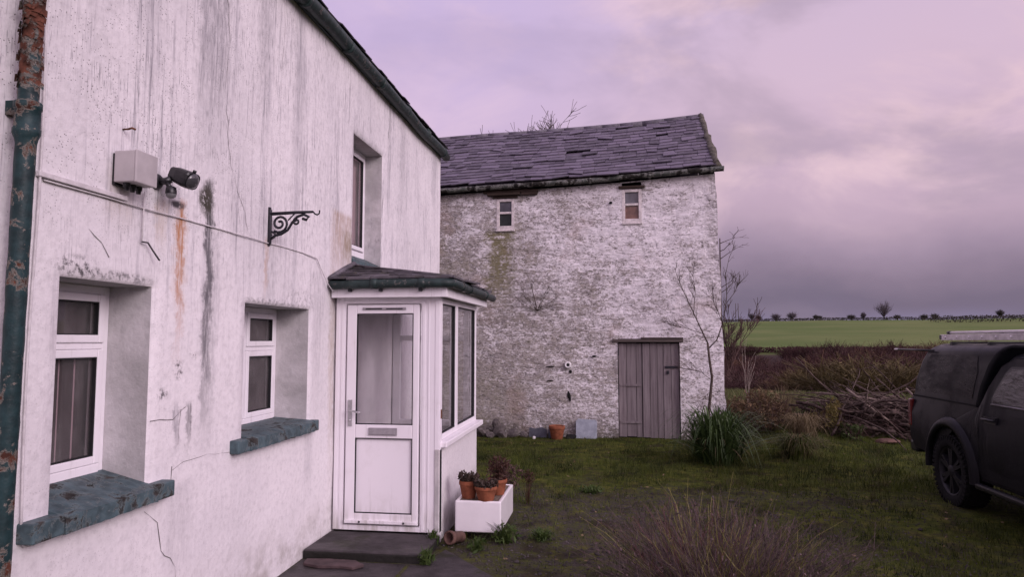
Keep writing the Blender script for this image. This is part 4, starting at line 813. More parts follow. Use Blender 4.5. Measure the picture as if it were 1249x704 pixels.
q=MB(); q.box(-.62,.66,-.02,.22,1.71,1.765); q.box(-.10,.66,-.035,.1,1.767,1.80); part('door_lintel',q,mat_wood('grey_lintel',(.07,.055,.05),(.13,.11,.10),(2,26,26)),barn,None,.008)
q=MB(); q.box(-.525,.595,.20,.24,-.06,1.72); part('door_backing',q,M['under'],barn)
q=MB(); q.lathe([(.028,.02),(.03,-.035),(.062,-.035),(.062,-.0),(.062,.03)],18,0,Matrix.Translation((-1.444,-.03,1.285))@Matrix.Rotation(-PI/2,4,'X')); v_=part('vent_pipe',q,M['whitebit'],barn); q=MB(); q.lathe([(.001,0),(.03,0)],14,0,Matrix.Translation((-1.444,-.055,1.285))@Matrix.Rotation(PI/2,4,'X')); link('vent_hole',q.mesh('vent_hole',M['under']),v_)
q=MB()
for k_,z,w,h in ((-1.43,.73,.035,.08),(-1.41,.66,.02,.06),(-1.78,.99,.07,.012),(-.95,1.45,.05,.02),(-.62,4.33,.035,.03),(-1.40,1.16,.03,.035),(-1.78,1.25,.09,.012)): q=MB(); q.rock((k_,-.005,z),(w,.03,h),int(z*100)); part('wall_hole',q,M['under'],barn)
q=MB(); q.box(BK0+.3,1.1,.5,BD-.2,-.1,4.4); part('interior',q,M['under'],barn)

def bl(k,b,z): # barn local -> world
    p=Matrix.Translation(BL)@Matrix.Rotation(BR,4,'Z')@Vector((k,b,z)); return p
# ---- things at the foot of the barn
RG='rubble stones heaped at the foot of the barn'
for n_i,(k,b,sx,sy,sz) in enumerate(((-3.05,-.22,.17,.15,.13),(-2.72,-.18,.15,.13,.16),(-2.45,-.25,.14,.12,.11),(-2.62,-.33,.12,.1,.08),(-3.3,-.2,.18,.14,.12),(-2.88,-.34,.11,.1,.07),(-2.25,-.22,.10,.09,.07),(-2.78,-.16,.10,.1,.12),(-3.6,-.25,.16,.13,.1))):
    p=bl(k,b,0); z=H(p.x,p.y); q=MB(); q.rock((0,0,sz*.6),(sx,sy,sz),40+n_i); o=link('rubble_stone',q.mesh('rubble_stone',M['stone']),None,(p.x,p.y,z+(.14 if n_i in (7,) else 0)),(0,0,random.uniform(0,3))); tag(o,'dark rubble stone in the heap at the foot of the barn wall','stone',RG)
for k,w,h,lab in ((-2.0,.33,.20,'left one of two blue-grey slate slabs leaning on the barn foot'),(-1.68,.25,.22,'blue-grey slate slab leaning on the barn behind the terracotta pot')):
    p=bl(k,-.16,0); q=MB(); q.prism([(-w/2,0),(w/2,0),(w/2,h*.8),(w*.2,h),(-w*.15,h*.86),(-w/2,h*.95)],lambda u,v,t:(u,t+v*.35,v),-.02,.02); o=link('slate_slab',q.mesh('slate_slab',M['bluestone']),None,(p.x,p.y,H(p.x,p.y)-.02),(0,0,BR)); tag(o,lab,'slate slab')
p=bl(-1.62,-.32,0); e=thing('terracotta_pot','empty terracotta pot on the turf at the foot of the barn','flower pot',(p.x,p.y,H(p.x,p.y)-.01)); part('pot',pot_mesh(.145,.255),M['terracotta'],e); s_=MB(); s_.lathe([(.001,.215),(.125,.215)],20); part('soil',s_,M['soil'],e)
p=bl(-1.10,-.14,0); q=MB(); q.prism([(-.19,0),(.19,0),(.195,.30),(.17,.345),(-.16,.36),(-.195,.32)],lambda u,v,t:(u,t+v*.16,v),-.008,.008); o=link('plastic_sheet',q.mesh('plastic_sheet',M['plasticsheet']),None,(p.x,p.y,H(p.x,p.y)-.01),(0,0,BR)); tag(o,'cloudy bluish plastic panel leaning on the barn left of its door','plastic panel')
p=bl(-1.38,-.2,0); q=MB(); q.rock((0,0,.03),(.16,.1,.05),77); o=link('dark_stone',q.mesh('dark_stone',M['under']),None,(p.x,p.y,H(p.x,p.y))); tag(o,'flat black stone between terracotta pot and plastic panel','stone')
p=bl(-2.03,-.42,0); q=MB(); q.rock((0,0,.03),(.035,.03,.035),78); o=link('white_scrap',q.mesh('white_scrap',M['whitebit']),None,(p.x,p.y,H(p.x,p.y))); tag(o,'small white scrap on the grass before the slate slabs','scrap')

# ------------------------------------------------------------------ woody plants
def grow(mb,p,d,L,r,depth,n=5,wig=.25,kids=3,up=.1,shrink=.62,sides=6,spread=.75,minr=.0025,twmi=0):
    pts=[Vector(p)]; rs=[r]; d=Vector(d).normalized()
    for i in range(n):
        d=(d+Vector((random.gauss(0,wig),random.gauss(0,wig),random.gauss(0,wig)+up))*.5).normalized(); pts.append(pts[-1]+d*L/n); rs.append(max(minr,r*(1-.62*(i+1)/n)))
    mb.tube(pts,rs,max(3,sides),twmi if depth==0 else 0)
    if depth>0:
        for k in range(kids):
            f=random.uniform(.25,1); q=f*n; i=min(int(q),n-1); pp_=pts[i].lerp(pts[i+1],q-i); t=(pts[i+1]-pts[i]).normalized()
            s=Vector((random.gauss(0,1),random.gauss(0,1),random.gauss(0,1))); s=(s-t*s.dot(t)).normalized()
            grow(mb,pp_,t+s*spread*random.uniform(.6,1.3),L*shrink*random.uniform(.6,1.2),max(minr,rs[i]*.6),depth-1,max(3,n-1),wig,kids,up,shrink,max(3,sides-1),spread,minr,twmi)
# thin tree against the barn front
random.seed(21); p=bl(1.02,-.55,0); tr=thing('bare_tree','slender leafless tree growing against the right end of the barn','tree',(p.x,p.y,0))
mb=MB(); T=[(-.02,0,-.1),(.0,0,.35),(.05,.02,.75),(.09,.02,1.1),(.05,.03,1.45),(.03,.03,1.7)]; mb.tube(T,[.028,.027,.025,.022,.020,.019],8); part('trunk',mb,M['bark'],tr)
for pts,rr in (([(.03,.03,1.7),(-.10,.05,2.0),(-.25,.06,2.35),(-.42,.08,2.75),(-.52,.08,3.05)],.017),([(.04,.03,1.6),(.18,.0,1.75),(.30,-.02,2.1),(.36,-.02,2.5),(.35,-.03,2.9),(.42,-.02,3.2)],.016),([(-.02,.04,1.85),(-.3,.1,1.95),(-.55,.1,2.0)],.010),([(.09,.02,1.05),(-.1,-.05,1.2),(-.32,-.05,1.25)],.009),([(.08,.02,.9),(-.08,.0,.72),(-.26,-.02,.45)],.007),([(.36,-.02,2.4),(.48,0,2.55),(.58,0,2.75)],.008),([(.30,-.02,2.0),(.15,0,2.4),(.1,0,2.8)],.008),([(-.2,.05,2.2),(-.16,.05,2.6),(-.2,.05,2.95)],.008)):
    mb=MB(); n=len(pts); mb.tube(pts,[max(.0028,.74*rr*(1-.75*i/(n-1))) for i in range(n)],6)
    for _ in range(11):
        f=random.uniform(.2,1)*(n-1); i=min(int(f),n-2); q=Vector(pts[i]).lerp(Vector(pts[i+1]),f-i); d=Vector(pts[i+1])-Vector(pts[i])
        grow(mb,q,d.normalized()+Vector((random.uniform(-.9,.9),random.uniform(-.35,.25),random.uniform(-.3,.6))),random.uniform(.12,.32),.004,1,4,.25,3,.15,.6,4,.7,.0022)
    part('branch',mb,M['bark'],tr)
# dead climber fanned on the barn wall
p=bl(-2.02,-.07,2.30); mb=MB(); random.seed(5)
for a in np.linspace(-1.2,1.2,13):
    L=random.uniform(.35,.75); pts=[(0,0,0)]; aa=a
    for i in range(5): aa+=random.gauss(0,.12); q=pts[-1]; pts.append((q[0]+math.sin(aa)*L/5,random.uniform(-.01,.01),q[2]+math.cos(aa)*L/5))
    mb.tube(pts,[.006,.005,.004,.0035,.003,.002],4)
    for _ in range(4):
        i=random.randint(1,4); q=Vector(pts[i]); b=aa+random.choice((-1,1))*random.uniform(.4,.9); l=random.uniform(.1,.25); mb.tube([q,q+Vector((math.sin(b)*l,.0,math.cos(b)*l))],[.003,.002],3)
o=link('dead_climber',mb.mesh('dead_climber',M['bark']),None,p,(0,0,BR)); tag(o,'dead leafless climber fanned out on the whitewashed barn wall','climber')
# tree behind the ridge, tree at the barn corner, sapling
def tree(name,label,loc,h,r,depth,kids,mat,seed,spread=.8,trunkf=.3,minr=.004,cat_='tree',group=None,wig=.22,up=.18):
    random.seed(seed); e=thing(name,label,cat_,loc,0,group); mb=MB(); th=h*trunkf; pts=[(0,0,-.2),(random.uniform(-.03,.03)*h,0,th*.5),(random.uniform(-.04,.04)*h,random.uniform(-.03,.03)*h,th)]; mb.tube(pts,[r*1.25,r,r*.85],8); part('trunk',mb,mat,e)
    mb=MB()
    for k in range(5):
        a=k*2*PI/5+random.uniform(-.4,.4); grow(mb,pts[-1],(math.cos(a)*spread*.8,math.sin(a)*spread*.8,1),(h-th)*random.uniform(.5,.68),r*.62,depth,5,wig,kids,up,.62,6,spread,minr)
    part('crown',mb,mat,e); return e
tree('bare_tree','bare twiggy tree whose top shows above the barn ridge',(-2.35,24.0,-.1),8.2,.18,4,6,M['bark'],3,.95,.5,.007)
tree('bare_tree','bare tree far beyond the right corner of the barn',(6.25,39.5,H(6.25,39.5)),4.9,.10,3,5,M['twigs'],9,.35,.2,.012)
p_=(3.25,15.3); tree('sapling','thin pale sapling standing to the right of the barn corner',(p_[0]-.6,p_[1]-.8,H(*p_)),1.85,.011,1,2,M['palebark'],14,.32,.30,.0026,'sapling')
# ivy-like twigs poking out past the barn's right edge, higher up
e=thing('wall_shrub','sprigs of bare shrub sticking out behind the right edge of the barn','shrub',tuple(bl(1.36,.7,0))); mb=MB(); random.seed(8)
mb.tube([(0.05,0,-.1),(.06,0,1.2),(.04,0,2.4),(.05,0,3.7)],[.03,.025,.018,.01],6)
for z in (3.45,3.3,3.6,2.75,2.65,2.0,1.7): grow(mb,(.05,0,z),(1,random.uniform(-.2,.2),.4),.33,.008,2,4,.3,3,.1,.6,4,.8,.003)
part('branches',mb,M['bark'],e)

# big strap-leaved clump and tussocks
def clump(name,label,cat_,x,y,lst,group=None):
    e=thing(name,label,cat_,(x,y,H(x,y)-.02),0,group)
    for nm,mat,args in lst:
        V,F=cat([arcs(*a) for a in args]); link(nm,np_mesh(nm,V,F,M[mat]),e)
    return e
clump('strap_leaf_clump','large dark green clump of arching strap leaves before the barn','plant',1.46,10.55,[('leaves','strap',[(300,(0,0,0),  .70,.74,9,.13,1.15,.0135,.3,.30),(150,(.1,-.1,0),.55,.84,9,.12,.9,.0125,.3,.25),(190,(0,-.1,0),.76,.50,9,.13,.9,.013,.3,.28)]),('dry_leaves','drystrap',[(26,(0,0,0),.7,.42,7,.05,1.35,.008,.3,.35)])])
clump('grass_tussock','rounded tussock of drooping grass right of the strap-leaf clump','grass tussock',2.66,10.75,[('leaves','grass',[(520,(0,0,0),.42,.36,7,.06,1.2,.0042,.3,.20)]),('dry_leaves','drystrap',[(200,(.05,0,0),.44,.36,7,.06,1.2,.0038,.3,.18)])])
# foreground dry shrub with yellow-green shoots
sx,sy=.66,4.75; e=thing('dry_shrub','large dry purplish shrub with yellow-green shoots in the foreground','shrub',(sx,sy,0))
def stems(n,c,reach,hgt,mat,name,width,twig=4,base=.16,pw=.8,tl=.16):
    a=rng.uniform(0,2*PI,n); R_=reach*rng.random(n)**.55; Hh=hgt*rng.uniform(.62,1.08,n)*(1-.33*(R_/reach)**2); t=np.linspace(0,1,6)
    bx=c[0]+np.cos(a)*base*rng.random(n); by=c[1]+np.sin(a)*base*rng.random(n)
    x=bx[:,None]+np.cos(a)[:,None]*R_[:,None]*t**.95+.08*rng.normal(size=(n,1))*t**2.2; y=by[:,None]+np.sin(a)[:,None]*R_[:,None]*t**.95+.08*rng.normal(size=(n,1))*t**2; z=c[2]+Hh[:,None]*t**pw
    P=np.stack([x,y,z],-1)+rng.normal(size=(n,6,3))*.014*t[None,:,None]; w=width*(1-.6*t); prt=[strips(P,w,rside(n))]
    if twig:
        m=n*twig; si=np.repeat(np.arange(n),twig); f=rng.uniform(.35,.98,m); i0=np.minimum((f*5).astype(int),4); fr=(f*5-i0)[:,None]; Q=P[si,i0]*(1-fr)+P[si,i0+1]*fr; d=P[si,i0+1]-P[si,i0]; d/=np.linalg.norm(d,axis=1)[:,None]
        d=d+rng.normal(size=(m,3))*.52; d[:,2]+=.25; d/=np.linalg.norm(d,axis=1)[:,None]; L=(tl*rng.uniform(.35,1.1,m))[:,None]; t3=np.linspace(0,1,3); PP=Q[:,None,:]+d[:,None,:]*L[:,None,:]*t3[None,:,None]; prt.append(strips(PP,width*.55*(1-.5*t3),rside(m)))
    V,F=cat(prt); return V,F
for nm,mat,lst in (('stems','lav',[(520,(0,0,0),.86,.62,.0026,7,.22,.85,.17),(150,(.35,.15,0),.7,.55,.0025,4,.25,.85,.16)]),('red_stems','lavred',[(110,(-.1,.1,0),.55,.64,.0028,4,.2,.85,.15)]),('green_stems','lavgreen',[(75,(-.02,-.05,0),.50,.64,.0040,2,.22,.9,.2),(60,(.28,-.1,0),.42,.60,.0042,3,.2,.9,.14),(22,(-.05,0,0),.95,.78,.0030,1,.15,.9,.12),(9,(.0,.1,0),.45,1.02,.003,1,.15,1,.1)])):
    prt=[]
    for (n,c,re,hg,wd,tw,ba,pw,tl) in lst: prt.append(stems(n,c,re,hg,None,None,wd,tw,ba,pw,tl))
    V,F=cat(prt); link(nm,np_mesh(nm,V,F,M[mat]),e)
a=rng.uniform(0,2*PI,1500); rr=.88*rng.random(1500)**.5; P=np.stack([np.cos(a)*rr,np.sin(a)*rr,(.30+.36*rng.random(1500))*(1-.36*(rr/.88)**2)],1); n=1500; a1=rng.normal(size=(n,3)); a1[:,2]+=.8; a1/=np.linalg.norm(a1,axis=1)[:,None]; b1=np.cross(a1,rng.normal(size=(n,3))); b1/=np.linalg.norm(b1,axis=1)[:,None]; sz=rng.uniform(.004,.010,n)[:,None]
V=np.stack([P-a1*sz*1.6,P+b1*sz*.6,P+a1*sz*1.6,P-b1*sz*.6],1).reshape(-1,3); link('dry_flowers',np_mesh('dry_flowers',V,np.arange(n*4).reshape(n,4),M['lav']),e)
# shrubs on the bank right of the barn
def bush(name,label,x,y,r,h,nl,mat,ls,nst=60,smat='twigs',group=None):
    e=thing(name,label,'bush',(x,y,H(x,y)-.03),0,group); V,F=stems(nst,(0,0,0),r*.9,h,None,None,.005,5,r*.3,.8,.2); link('stems',np_mesh('stems',V,F,M[smat]),e)
    prt=[]
    for k in range(12):
        a=random.uniform(0,2*PI); rr=r*random.random()**.6; prt.append(leaves(nl//12,(math.cos(a)*rr*.75,math.sin(a)*rr*.75,h*random.uniform(.35,.9)*(1-.35*(rr/r)**2)),(r*.36,r*.36,h*.2),ls,.0,1.3,.2))
    V,F=cat(prt); link('leaves',np_mesh('leaves',V,F,M[mat]),e); return e
random.seed(31)
bush('withered_bush','brown withered bush behind the strap-leaf clump',2.68,12.9,.62,.78,1700,'brownleaf',.026,90)
bush('withered_bush','second withered bush, paler, next to the barn corner',2.30,13.4,.40,.72,900,'brownleaf',.024,70)
bush('yellowing_bush','yellowing bush at the left end of the brushwood heap',3.72,12.75,.42,.60,900,'yellowleaf',.024,50)
bush('low_bush','low olive bush between withered bush and brushwood heap',3.80,13.7,.55,.52,900,'weed',.022,50)
bush('low_bush','small dark green bush right at the near foot of the heap',3.98,12.35,.30,.34,500,'weed',.02,30)
clump('dry_grass_tuft','tan tuft of dead grass in front of the withered bush','grass tuft',3.12,12.25,[('leaves','drystrap',[(420,(0,0,0),.42,.40,6,.06,1.0,.0045,.3,.22)])])
clump('dry_grass_tuft','tall straw-coloured grass behind the withered bush','grass tuft',3.3,14.3,[('leaves','drystrap',[(300,(0,0,0),.5,.75,6,.06,.7,.004,.3,.4)])])

# ------------------------------------------------------------------ brushwood heap
random.seed(77); hx,hy=4.62,13.3; hz=H(hx,hy)
def branch_mesh(L,r,twigs):
    mb=MB(); pts=[Vector((-L/2,0,0))]; d=Vector((1,0,0)); n=8
    for i in range(n): d=(d+Vector((0,random.gauss(0,.13),random.gauss(0,.13)))).normalized(); pts.append(pts[-1]+d*L/n)
    mb.tube(pts,[r*(1-.7*i/n) for i in range(n+1)],6)
    for _ in range(twigs):
        i=random.randint(2,n-1); s=Vector((random.uniform(.3,1),random.gauss(0,.6),random.gauss(0,.6))); grow(mb,pts[i],Vector((s.x,s.y,s.z*.3)),L*random.uniform(.12,.3),r*.4,1,4,.22,2,0,.6,4,.5,.004)
    return mb
bms=[branch_mesh(random.uniform(1.3,2.6),random.uniform(.016,.036),random.randint(1,4)).mesh('branch',M['brush']) for _ in range(14)]
BG='cut branches in the brushwood heap'
for k in range(150):
    u=random.uniform(-1,1); v=random.uniform(-.85,.85); top=.60*max(0.05,1-(abs(u)**2.2)*.75-(v*v)*.45); z=hz+random.uniform(.02,top)
    o=link('branch',bms[k%14],None,(hx+u*.95,hy+v*.75,z),(random.uniform(0,6.28),random.gauss(0,.13),random.choice((0,PI))+random.gauss(-.35,.45))); s=random.uniform(.55,1.0); o.scale=(s,1,1)
    tag(o,'brown cut branch lying in the brushwood heap beside the dark pickup','branch',BG)
for pts,r,lab in (([(3.98,12.75,.92),(4.25,12.58,.66),(4.52,12.4,.42)],.021,'thick pale pole leaning down the front of the brushwood heap'),([(5.0,12.9,.92),(5.15,12.8,.72),(5.3,12.7,.45)],.02,'pale forked stick standing up in the right of the heap'),([(5.3,13.0,1.0),(5.5,12.95,.92),(5.8,12.8,.78)],.02,'pale stick tilted over the heap next to the pickup tail'),([(3.7,13.3,.80),(4.4,13.1,.74),(5.3,12.9,.55)],.022,'long grey branch lying across the top of the heap')):
    c=Vector(pts[len(pts)//2]); mb=MB(); mb.tube([Vector(p)-c for p in pts],[r,r*.9,r*.75],7)
    for _ in range(2): grow(mb,(0,0,0),Vector((random.uniform(-.3,.8),-.3,.4)),.35,r*.45,1,4,.2,2,0,.6,4,.6,.003)
    o=link('branch',mb.mesh('branch',M['palewood']),None,c); tag(o,lab,'branch',BG)
n=2600; d=rng.normal(size=(n,3)); P0=np.stack([rng.normal(0,.5,n),rng.normal(0,.35,n),rng.random(n)**1.4*.46],1); P0[:,2]*=np.clip(1.1-np.abs(P0[:,0])*.7,0.1,1); d[:,2]*=.35; d[:,0]*=1.5; d/=np.linalg.norm(d,axis=1)[:,None]; t=np.linspace(-.5,.5,4); PP=P0[:,None,:]+d[:,None,:]*(rng.uniform(.25,.8,n))[:,None,None]*t[None,:,None]; PP+=rng.normal(size=PP.shape)*.012; PP[:,:,2]=np.maximum(PP[:,:,2],.0)
V,F=strips(PP,.0055,rside(n)); o=link('brushwood_twigs',np_mesh('brushwood_twigs',V,F,M['twigs']),None,(hx,hy,hz)); tag(o,'tangle of thin dead twigs filling the brushwood heap','brushwood',None,'stuff')
q=MB(); q.rock((0,0,.03),(.22,.12,.05),91); o=link('flat_stone',q.mesh('flat_stone',M['clay']),None,(4.40,12.2,H(4.40,12.2))); tag(o,'reddish flat stone at the foot of the brushwood heap','stone')

# ------------------------------------------------------------------ pickup truck (local: rear +y, near side -x)
TX,TY=4.46,6.58
tk=thing('pickup_truck','dusty dark grey double-cab pickup with canopy and roof ladder','pickup truck',(TX,TY,-.015))
wr,wf=1.53,-1.50; wrd=.375
def arcp(c,r,a0,a1,n=14): return [(c+r*math.cos(rad(a0+(a1-a0)*i/n)),.385+r*math.sin(rad(a0+(a1-a0)*i/n))) for i in range(n+1)]
out=[(2.42,.50),(2.52,.60),(2.55,.80),(2.545,1.06),(2.50,1.105),(1.0,1.105),(-.62,1.09),(-1.0,1.07),(-2.1,.98),(-2.42,.88),(-2.52,.72),(-2.52,.48),(-2.40,.36)]+arcp(wf,.455,190,-8)[:]+[(-.9,.36),(1.0,.38)]+arcp(wr,.455,184,-6)+[(2.2,.47)]
arc_f=[(y,z) for y,z in arcp(wf,.455,188,-4)]; arc_r=[(y,z) for y,z in arcp(wr,.455,184,10)]
out=[(2.42,.50),(2.52,.60),(2.55,.80),(2.545,1.06),(2.50,1.105),(1.0,1.105),(-.62,1.09),(-1.0,1.07),(-2.1,.98),(-2.42,.88),(-2.52,.72),(-2.52,.48),(-2.40,.36)]+arc_f+[(-.95,.37),(1.02,.38)]+arc_r+[(2.1,.48)]
def side_x(z): # body side: fuller at the waist, tucked under at the sill
    return .90-.05*max(0,(.62-z)/.3)**2-.05*max(0,(z-.86)/.25)**2
# body: side skins from a fine fan of the outline (triangulated), plus the strip across
bm=bmesh.new(); 
def skin(sgn):
    vs=[bm.verts.new((sgn*side_x(z),y,z)) for y,z in out]; f=bm.faces.new(vs if sgn>0 else vs[::-1]); return vs
A_=skin(-1); B_=skin(1)
for i in range(len(out)): 
    j=(i+1)%len(out); bm.faces.new((A_[i],A_[j],B_[j],B_[i]))
bmesh.ops.triangulate(bm,faces=[f for f in bm.faces if len(f.verts)>4],quad_method='BEAUTY'); bmesh.ops.subdivide_edges(bm,edges=[e for e in bm.edges if e.calc_length()>.35 and abs(e.verts[0].co.x-e.verts[1].co.x)<.2],cuts=2)
for v in bm.verts: v.co.x=math.copysign(side_x(v.co.z),v.co.x) if abs(v.co.x)>.5 else v.co.x
bmesh.ops.recalc_face_normals(bm,faces=bm.faces); me=bpy.data.meshes.new('body'); bm.to_mesh(me); bm.free(); me.materials.append(M['paint'])
bo=link('body',me,tk); me.polygons.foreach_set('use_smooth',[True]*len(me.polygons)); me.set_sharp_from_angle(angle=rad(40)); m=bo.modifiers.new('b','BEVEL'); m.width=.035; m.segments=3; m.limit_method='ANGLE'; m.angle_limit=rad(50)
q=MB(); q.box(-.62,.62,-2.35,2.4,.30,.95); q.tube([(-.7,wr,.38),(.7,wr,.38)],.06,8); q.tube([(-.7,wf,.38),(.7,wf,.38)],.05,8); part('chassis',q,M['under'],tk)
for sg in (-1,1):
    for c in (wr,wf):
        q=MB(); pts=[(y,z) for y,z in arcp(c,.485,-4,186,18)]; vs=[]; fs=[]
        for y,z in pts:
            dy,dz=(y-c)/.485,(z-.385)/.485
            for r_,x in ((.0,.855),(-.035,.935),(.005,.95),(.05,.935),(.075,.89)): vs.append((sg*x,y+dy*r_,z+dz*r_))
        for i in range(18):
            for j in range(4): fs.append((i*5+j,i*5+j+1,(i+1)*5+j+1,(i+1)*5+j))
        q.add(vs,fs,0,True); part('wheel_arch',q,M['paint'],tk)
# wheel: one, then copies
def wheel_parts():
    ty=MB(); w=.125; R=wrd
    ty.lathe([(.255,-w*.85),(.27,-w),(.33,-w*1.02),(.36,-w*.9),(R,-w*.75),(R,w*.75),(.36,w*.9),(.33,w*1.02),(.27,w),(.255,w*.85)],48,0,Matrix.Rotation(PI/2,4,'Y'))
    for k in range(44):
        a=2*PI*k/44
        for s in (-1,1):
            Mx=Matrix.Rotation(a+(.07 if s>0 else 0),4,'X'); ty.box(s*.045-.05,s*.045+.05,-.017,.017,R-.012,R+.008,0,Mx)
            ty.box(s*w*.94-.012,s*w*.94+.012,-.014,.014,R-.055,R-.004,0,Mx)
    rm=MB(); rm.lathe([(.255,-.11),(.262,-.10),(.262,.10),(.25,.105)],40,0,Matrix.Rotation(PI/2,4,'Y')); rm.lathe([(.25,-.112),(.235,-.104),(.232,-.05)],40,0,Matrix.Rotation(PI/2,4,'Y'))
    for k in range(6):
        for dlt in (-.13,.13):
            Mx=Matrix.Rotation(2*PI*k/6+dlt,4,'X'); rm.box(-.105,-.055,-.017,.017,.05,.240,0,Mx)
    rm.lathe([(.001,-.112),(.055,-.11),(.068,-.10),(.075,-.05)],24,0,Matrix.Rotation(PI/2,4,'Y')@Matrix.Scale(1,4))
    rm.lathe([(.001,-.03),(.232,-.03)],30,1,Matrix.Rotation(PI/2,4,'Y'))
    return ty,rm
ty,rm=wheel_parts()
def fixx(mb): mb.v=[(x,y,z) for x,y,z in mb.v]
w0=link('wheel',ty.mesh('tyre',M['tyre']),tk,(-.80,wr,.375)); rmo=link('rim',rm.mesh('rim',[M['rim'],M['under']]),w0)
for sg,c in ((1,wr),(-1,wf),(1,wf)):
    w=w0.copy(); C.objects.link(w); w.location=(sg*.80,c,.375); w.rotation_euler=(rad(25),0,PI if sg>0 else 0); r2=rmo.copy(); C.objects.link(r2); r2.parent=w
# cab
def loft(levels,y_front,y_back,hw,n=1):
    q=MB(); vs=[]
    for z,yf,yb,h in levels: vs+=[(-h,yf,z),(h,yf,z),(h,yb,z),(-h,yb,z)]
    fs=[]; L=len(levels)
    for i in range(L-1):
        for j in range(4): fs.append((i*4+j,i*4+(j+1)%4,(i+1)*4+(j+1)%4,(i+1)*4+j))
    fs.append(tuple((L-1)*4+j for j in range(4))); q.add(vs,fs); return q
cabL=[(1.08,-.72,.98,.845),(1.30,-.36,.90,.79),(1.52,.02,.80,.715),(1.60,.16,.74,.665),(1.635,.30,.64,.60)]
cb=part('cab',loft(cabL,0,0,0),M['paint'],tk,None,.05,4); cb.data.polygons.foreach_set('use_smooth',[True]*len(cb.data.polygons)); cb.data.set_sharp_from_angle(angle=rad(50))
def cx(z): return float(np.interp(z,[l[0] for l in cabL],[l[3] for l in cabL]))
def on_side(pts,sg,off): return [(sg*(cx(z)+off),y,z) for y,z in pts]
def panel(pts,sg,off,thick,fn):
    q=MB(); a=[(sg*(fn(z)+off),y,z) for y,z in pts]; b=[(sg*(fn(z)+off+thick),y,z) for y,z in pts]; n=len(pts)
    q.add(a+b,[tuple(range(n)),tuple(range(n,2*n))]+[(i,(i+1)%n,n+(i+1)%n,n+i) for i in range(n)]); return q
def skin_x(z): return side_x(z) if z<1.07 else cx(z)+.012
rear_door=[(.92,.74),(1.0,.86),(.99,1.06),(.88,1.30),(.77,1.50),(.62,1.585),(.12,1.585),(.10,.42),(.90,.42),(.93,.52)]
front_door=[(.085,1.585),(-.02,1.575),(-.38,1.32),(-.72,1.07),(-.84,.9),(-.86,.45),(.085,.42)]
win_r=[(.73,1.165),(.75,1.22),(.64,1.44),(.58,1.49),(.19,1.50),(.19,1.165)]; win_f=[(.03,1.165),(.03,1.50),(-.02,1.50),(-.30,1.30),(-.52,1.165)]
def dense(p,st=.09):
    o=[]
    for (a,b),(c,d) in zip(p,p[1:]+p[:1]):
        k=max(1,int(math.hypot(c-a,d-b)/st)); o+=[(a+(c-a)*i/k,b+(d-b)*i/k) for i in range(k)]
    return o
def skinned(poly,sg,off,mat,name,par,st=.06,rim=None):
    """door skin that follows the curve of the side: rows of quads clipped by triangulating a dense outline"""
    bm=bmesh.new(); P=dense(poly,st); vs=[bm.verts.new((0,y,z)) for y,z in P]; f=bm.faces.new(vs); bmesh.ops.triangulate(bm,faces=[f]); bmesh.ops.subdivide_edges(bm,edges=[e for e in bm.edges if e.calc_length()>.14],cuts=2)
    bmesh.ops.triangulate(bm,faces=bm.faces[:])
    for v in bm.verts: v.co.x=sg*(skin_x(v.co.z)+off)
    b_e=[e for e in bm.edges if e.is_boundary]; r=bmesh.ops.extrude_edge_only(bm,edges=b_e)
    for v in [g for g in r['geom'] if isinstance(g,bmesh.types.BMVert)]: v.co.x-=sg*.02
    bmesh.ops.recalc_face_normals(bm,faces=bm.faces); me=bpy.data.meshes.new(name); bm.to_mesh(me); bm.free(); me.materials.append(mat)
    me.polygons.foreach_set('use_smooth',[True]*len(me.polygons)); me.set_sharp_from_angle(angle=rad(40))
    return link(name,me,par)
for sg in (-1,1):
    for dpoly,wpoly,hy in ((rear_door,win_r,.80),(front_door,win_f,-.02)):
        gap=[(y+(.012 if y>(.5 if dpoly is rear_door else -.4) else -.012),z+(.012 if z>1 else -.012)) for y,z in dpoly]
        skinned(gap,sg,.004,M['under'],'door_gap',tk); d_=skinned(dpoly,sg,.010,M['paint'],'door',tk)
        fr=[(y+(y-(.45 if wpoly is win_r else -.15))*.10,z+(z-1.33)*.14) for y,z in wpoly]; skinned(fr,sg,.014,M['blackplastic'],'window_frame',d_); skinned(wpoly,sg,.018,M['carglass'],'window',d_)
        q=MB(); bz=[p for p in wpoly if p[1]<1.2]; y_a,y_b=min(p[0] for p in bz)-.03,max(p[0] for p in bz)+.03; q.tube([(sg*(cx(1.15)+.028),y_a,1.148),(sg*(cx(1.15)+.028),y_b,1.148)],.009,6); link('window_trim',q.mesh('window_trim',M['chrome']),d_)
        q=MB(); q.tube([(sg*(side_x(1.0)+.012),hy,1.0),(sg*(side_x(1.0)+.05),hy-.02,1.005),(sg*(side_x(1.0)+.05),hy-.16,1.005),(sg*(side_x(1.0)+.012),hy-.18,1.0)],.014,7); q.box(*(sorted((sg*(side_x(1.0)-.01),sg*(side_x(1.0)+.016)))),hy-.19,hy+.02,.965,1.03); link('handle',q.mesh('handle',M['blackplastic']),d_)
    q=MB(); q.box(*sorted((sg*.86,sg*.93)),-.92,1.0,.30,.36); part('side_step',q,M['blackplastic'],tk,None,.02)
    q=MB(); q.box(*sorted((sg*.86,sg*1.06)),-.62,-.5,1.10,1.28); part('mirror',q,M['blackplastic'],tk,None,.03,3)
    q=MB(); q.box(*sorted((sg*.80,sg*.905)),2.47,2.566,.74,1.06); part('tail_lamp',q,M['tail'],tk,None,.015)
    q=MB(); q.box(*sorted((sg*.55,sg*.87)),-2.535,-2.35,.74,.88); part('headlamp',q,M['clearlamp'],tk,None,.03)
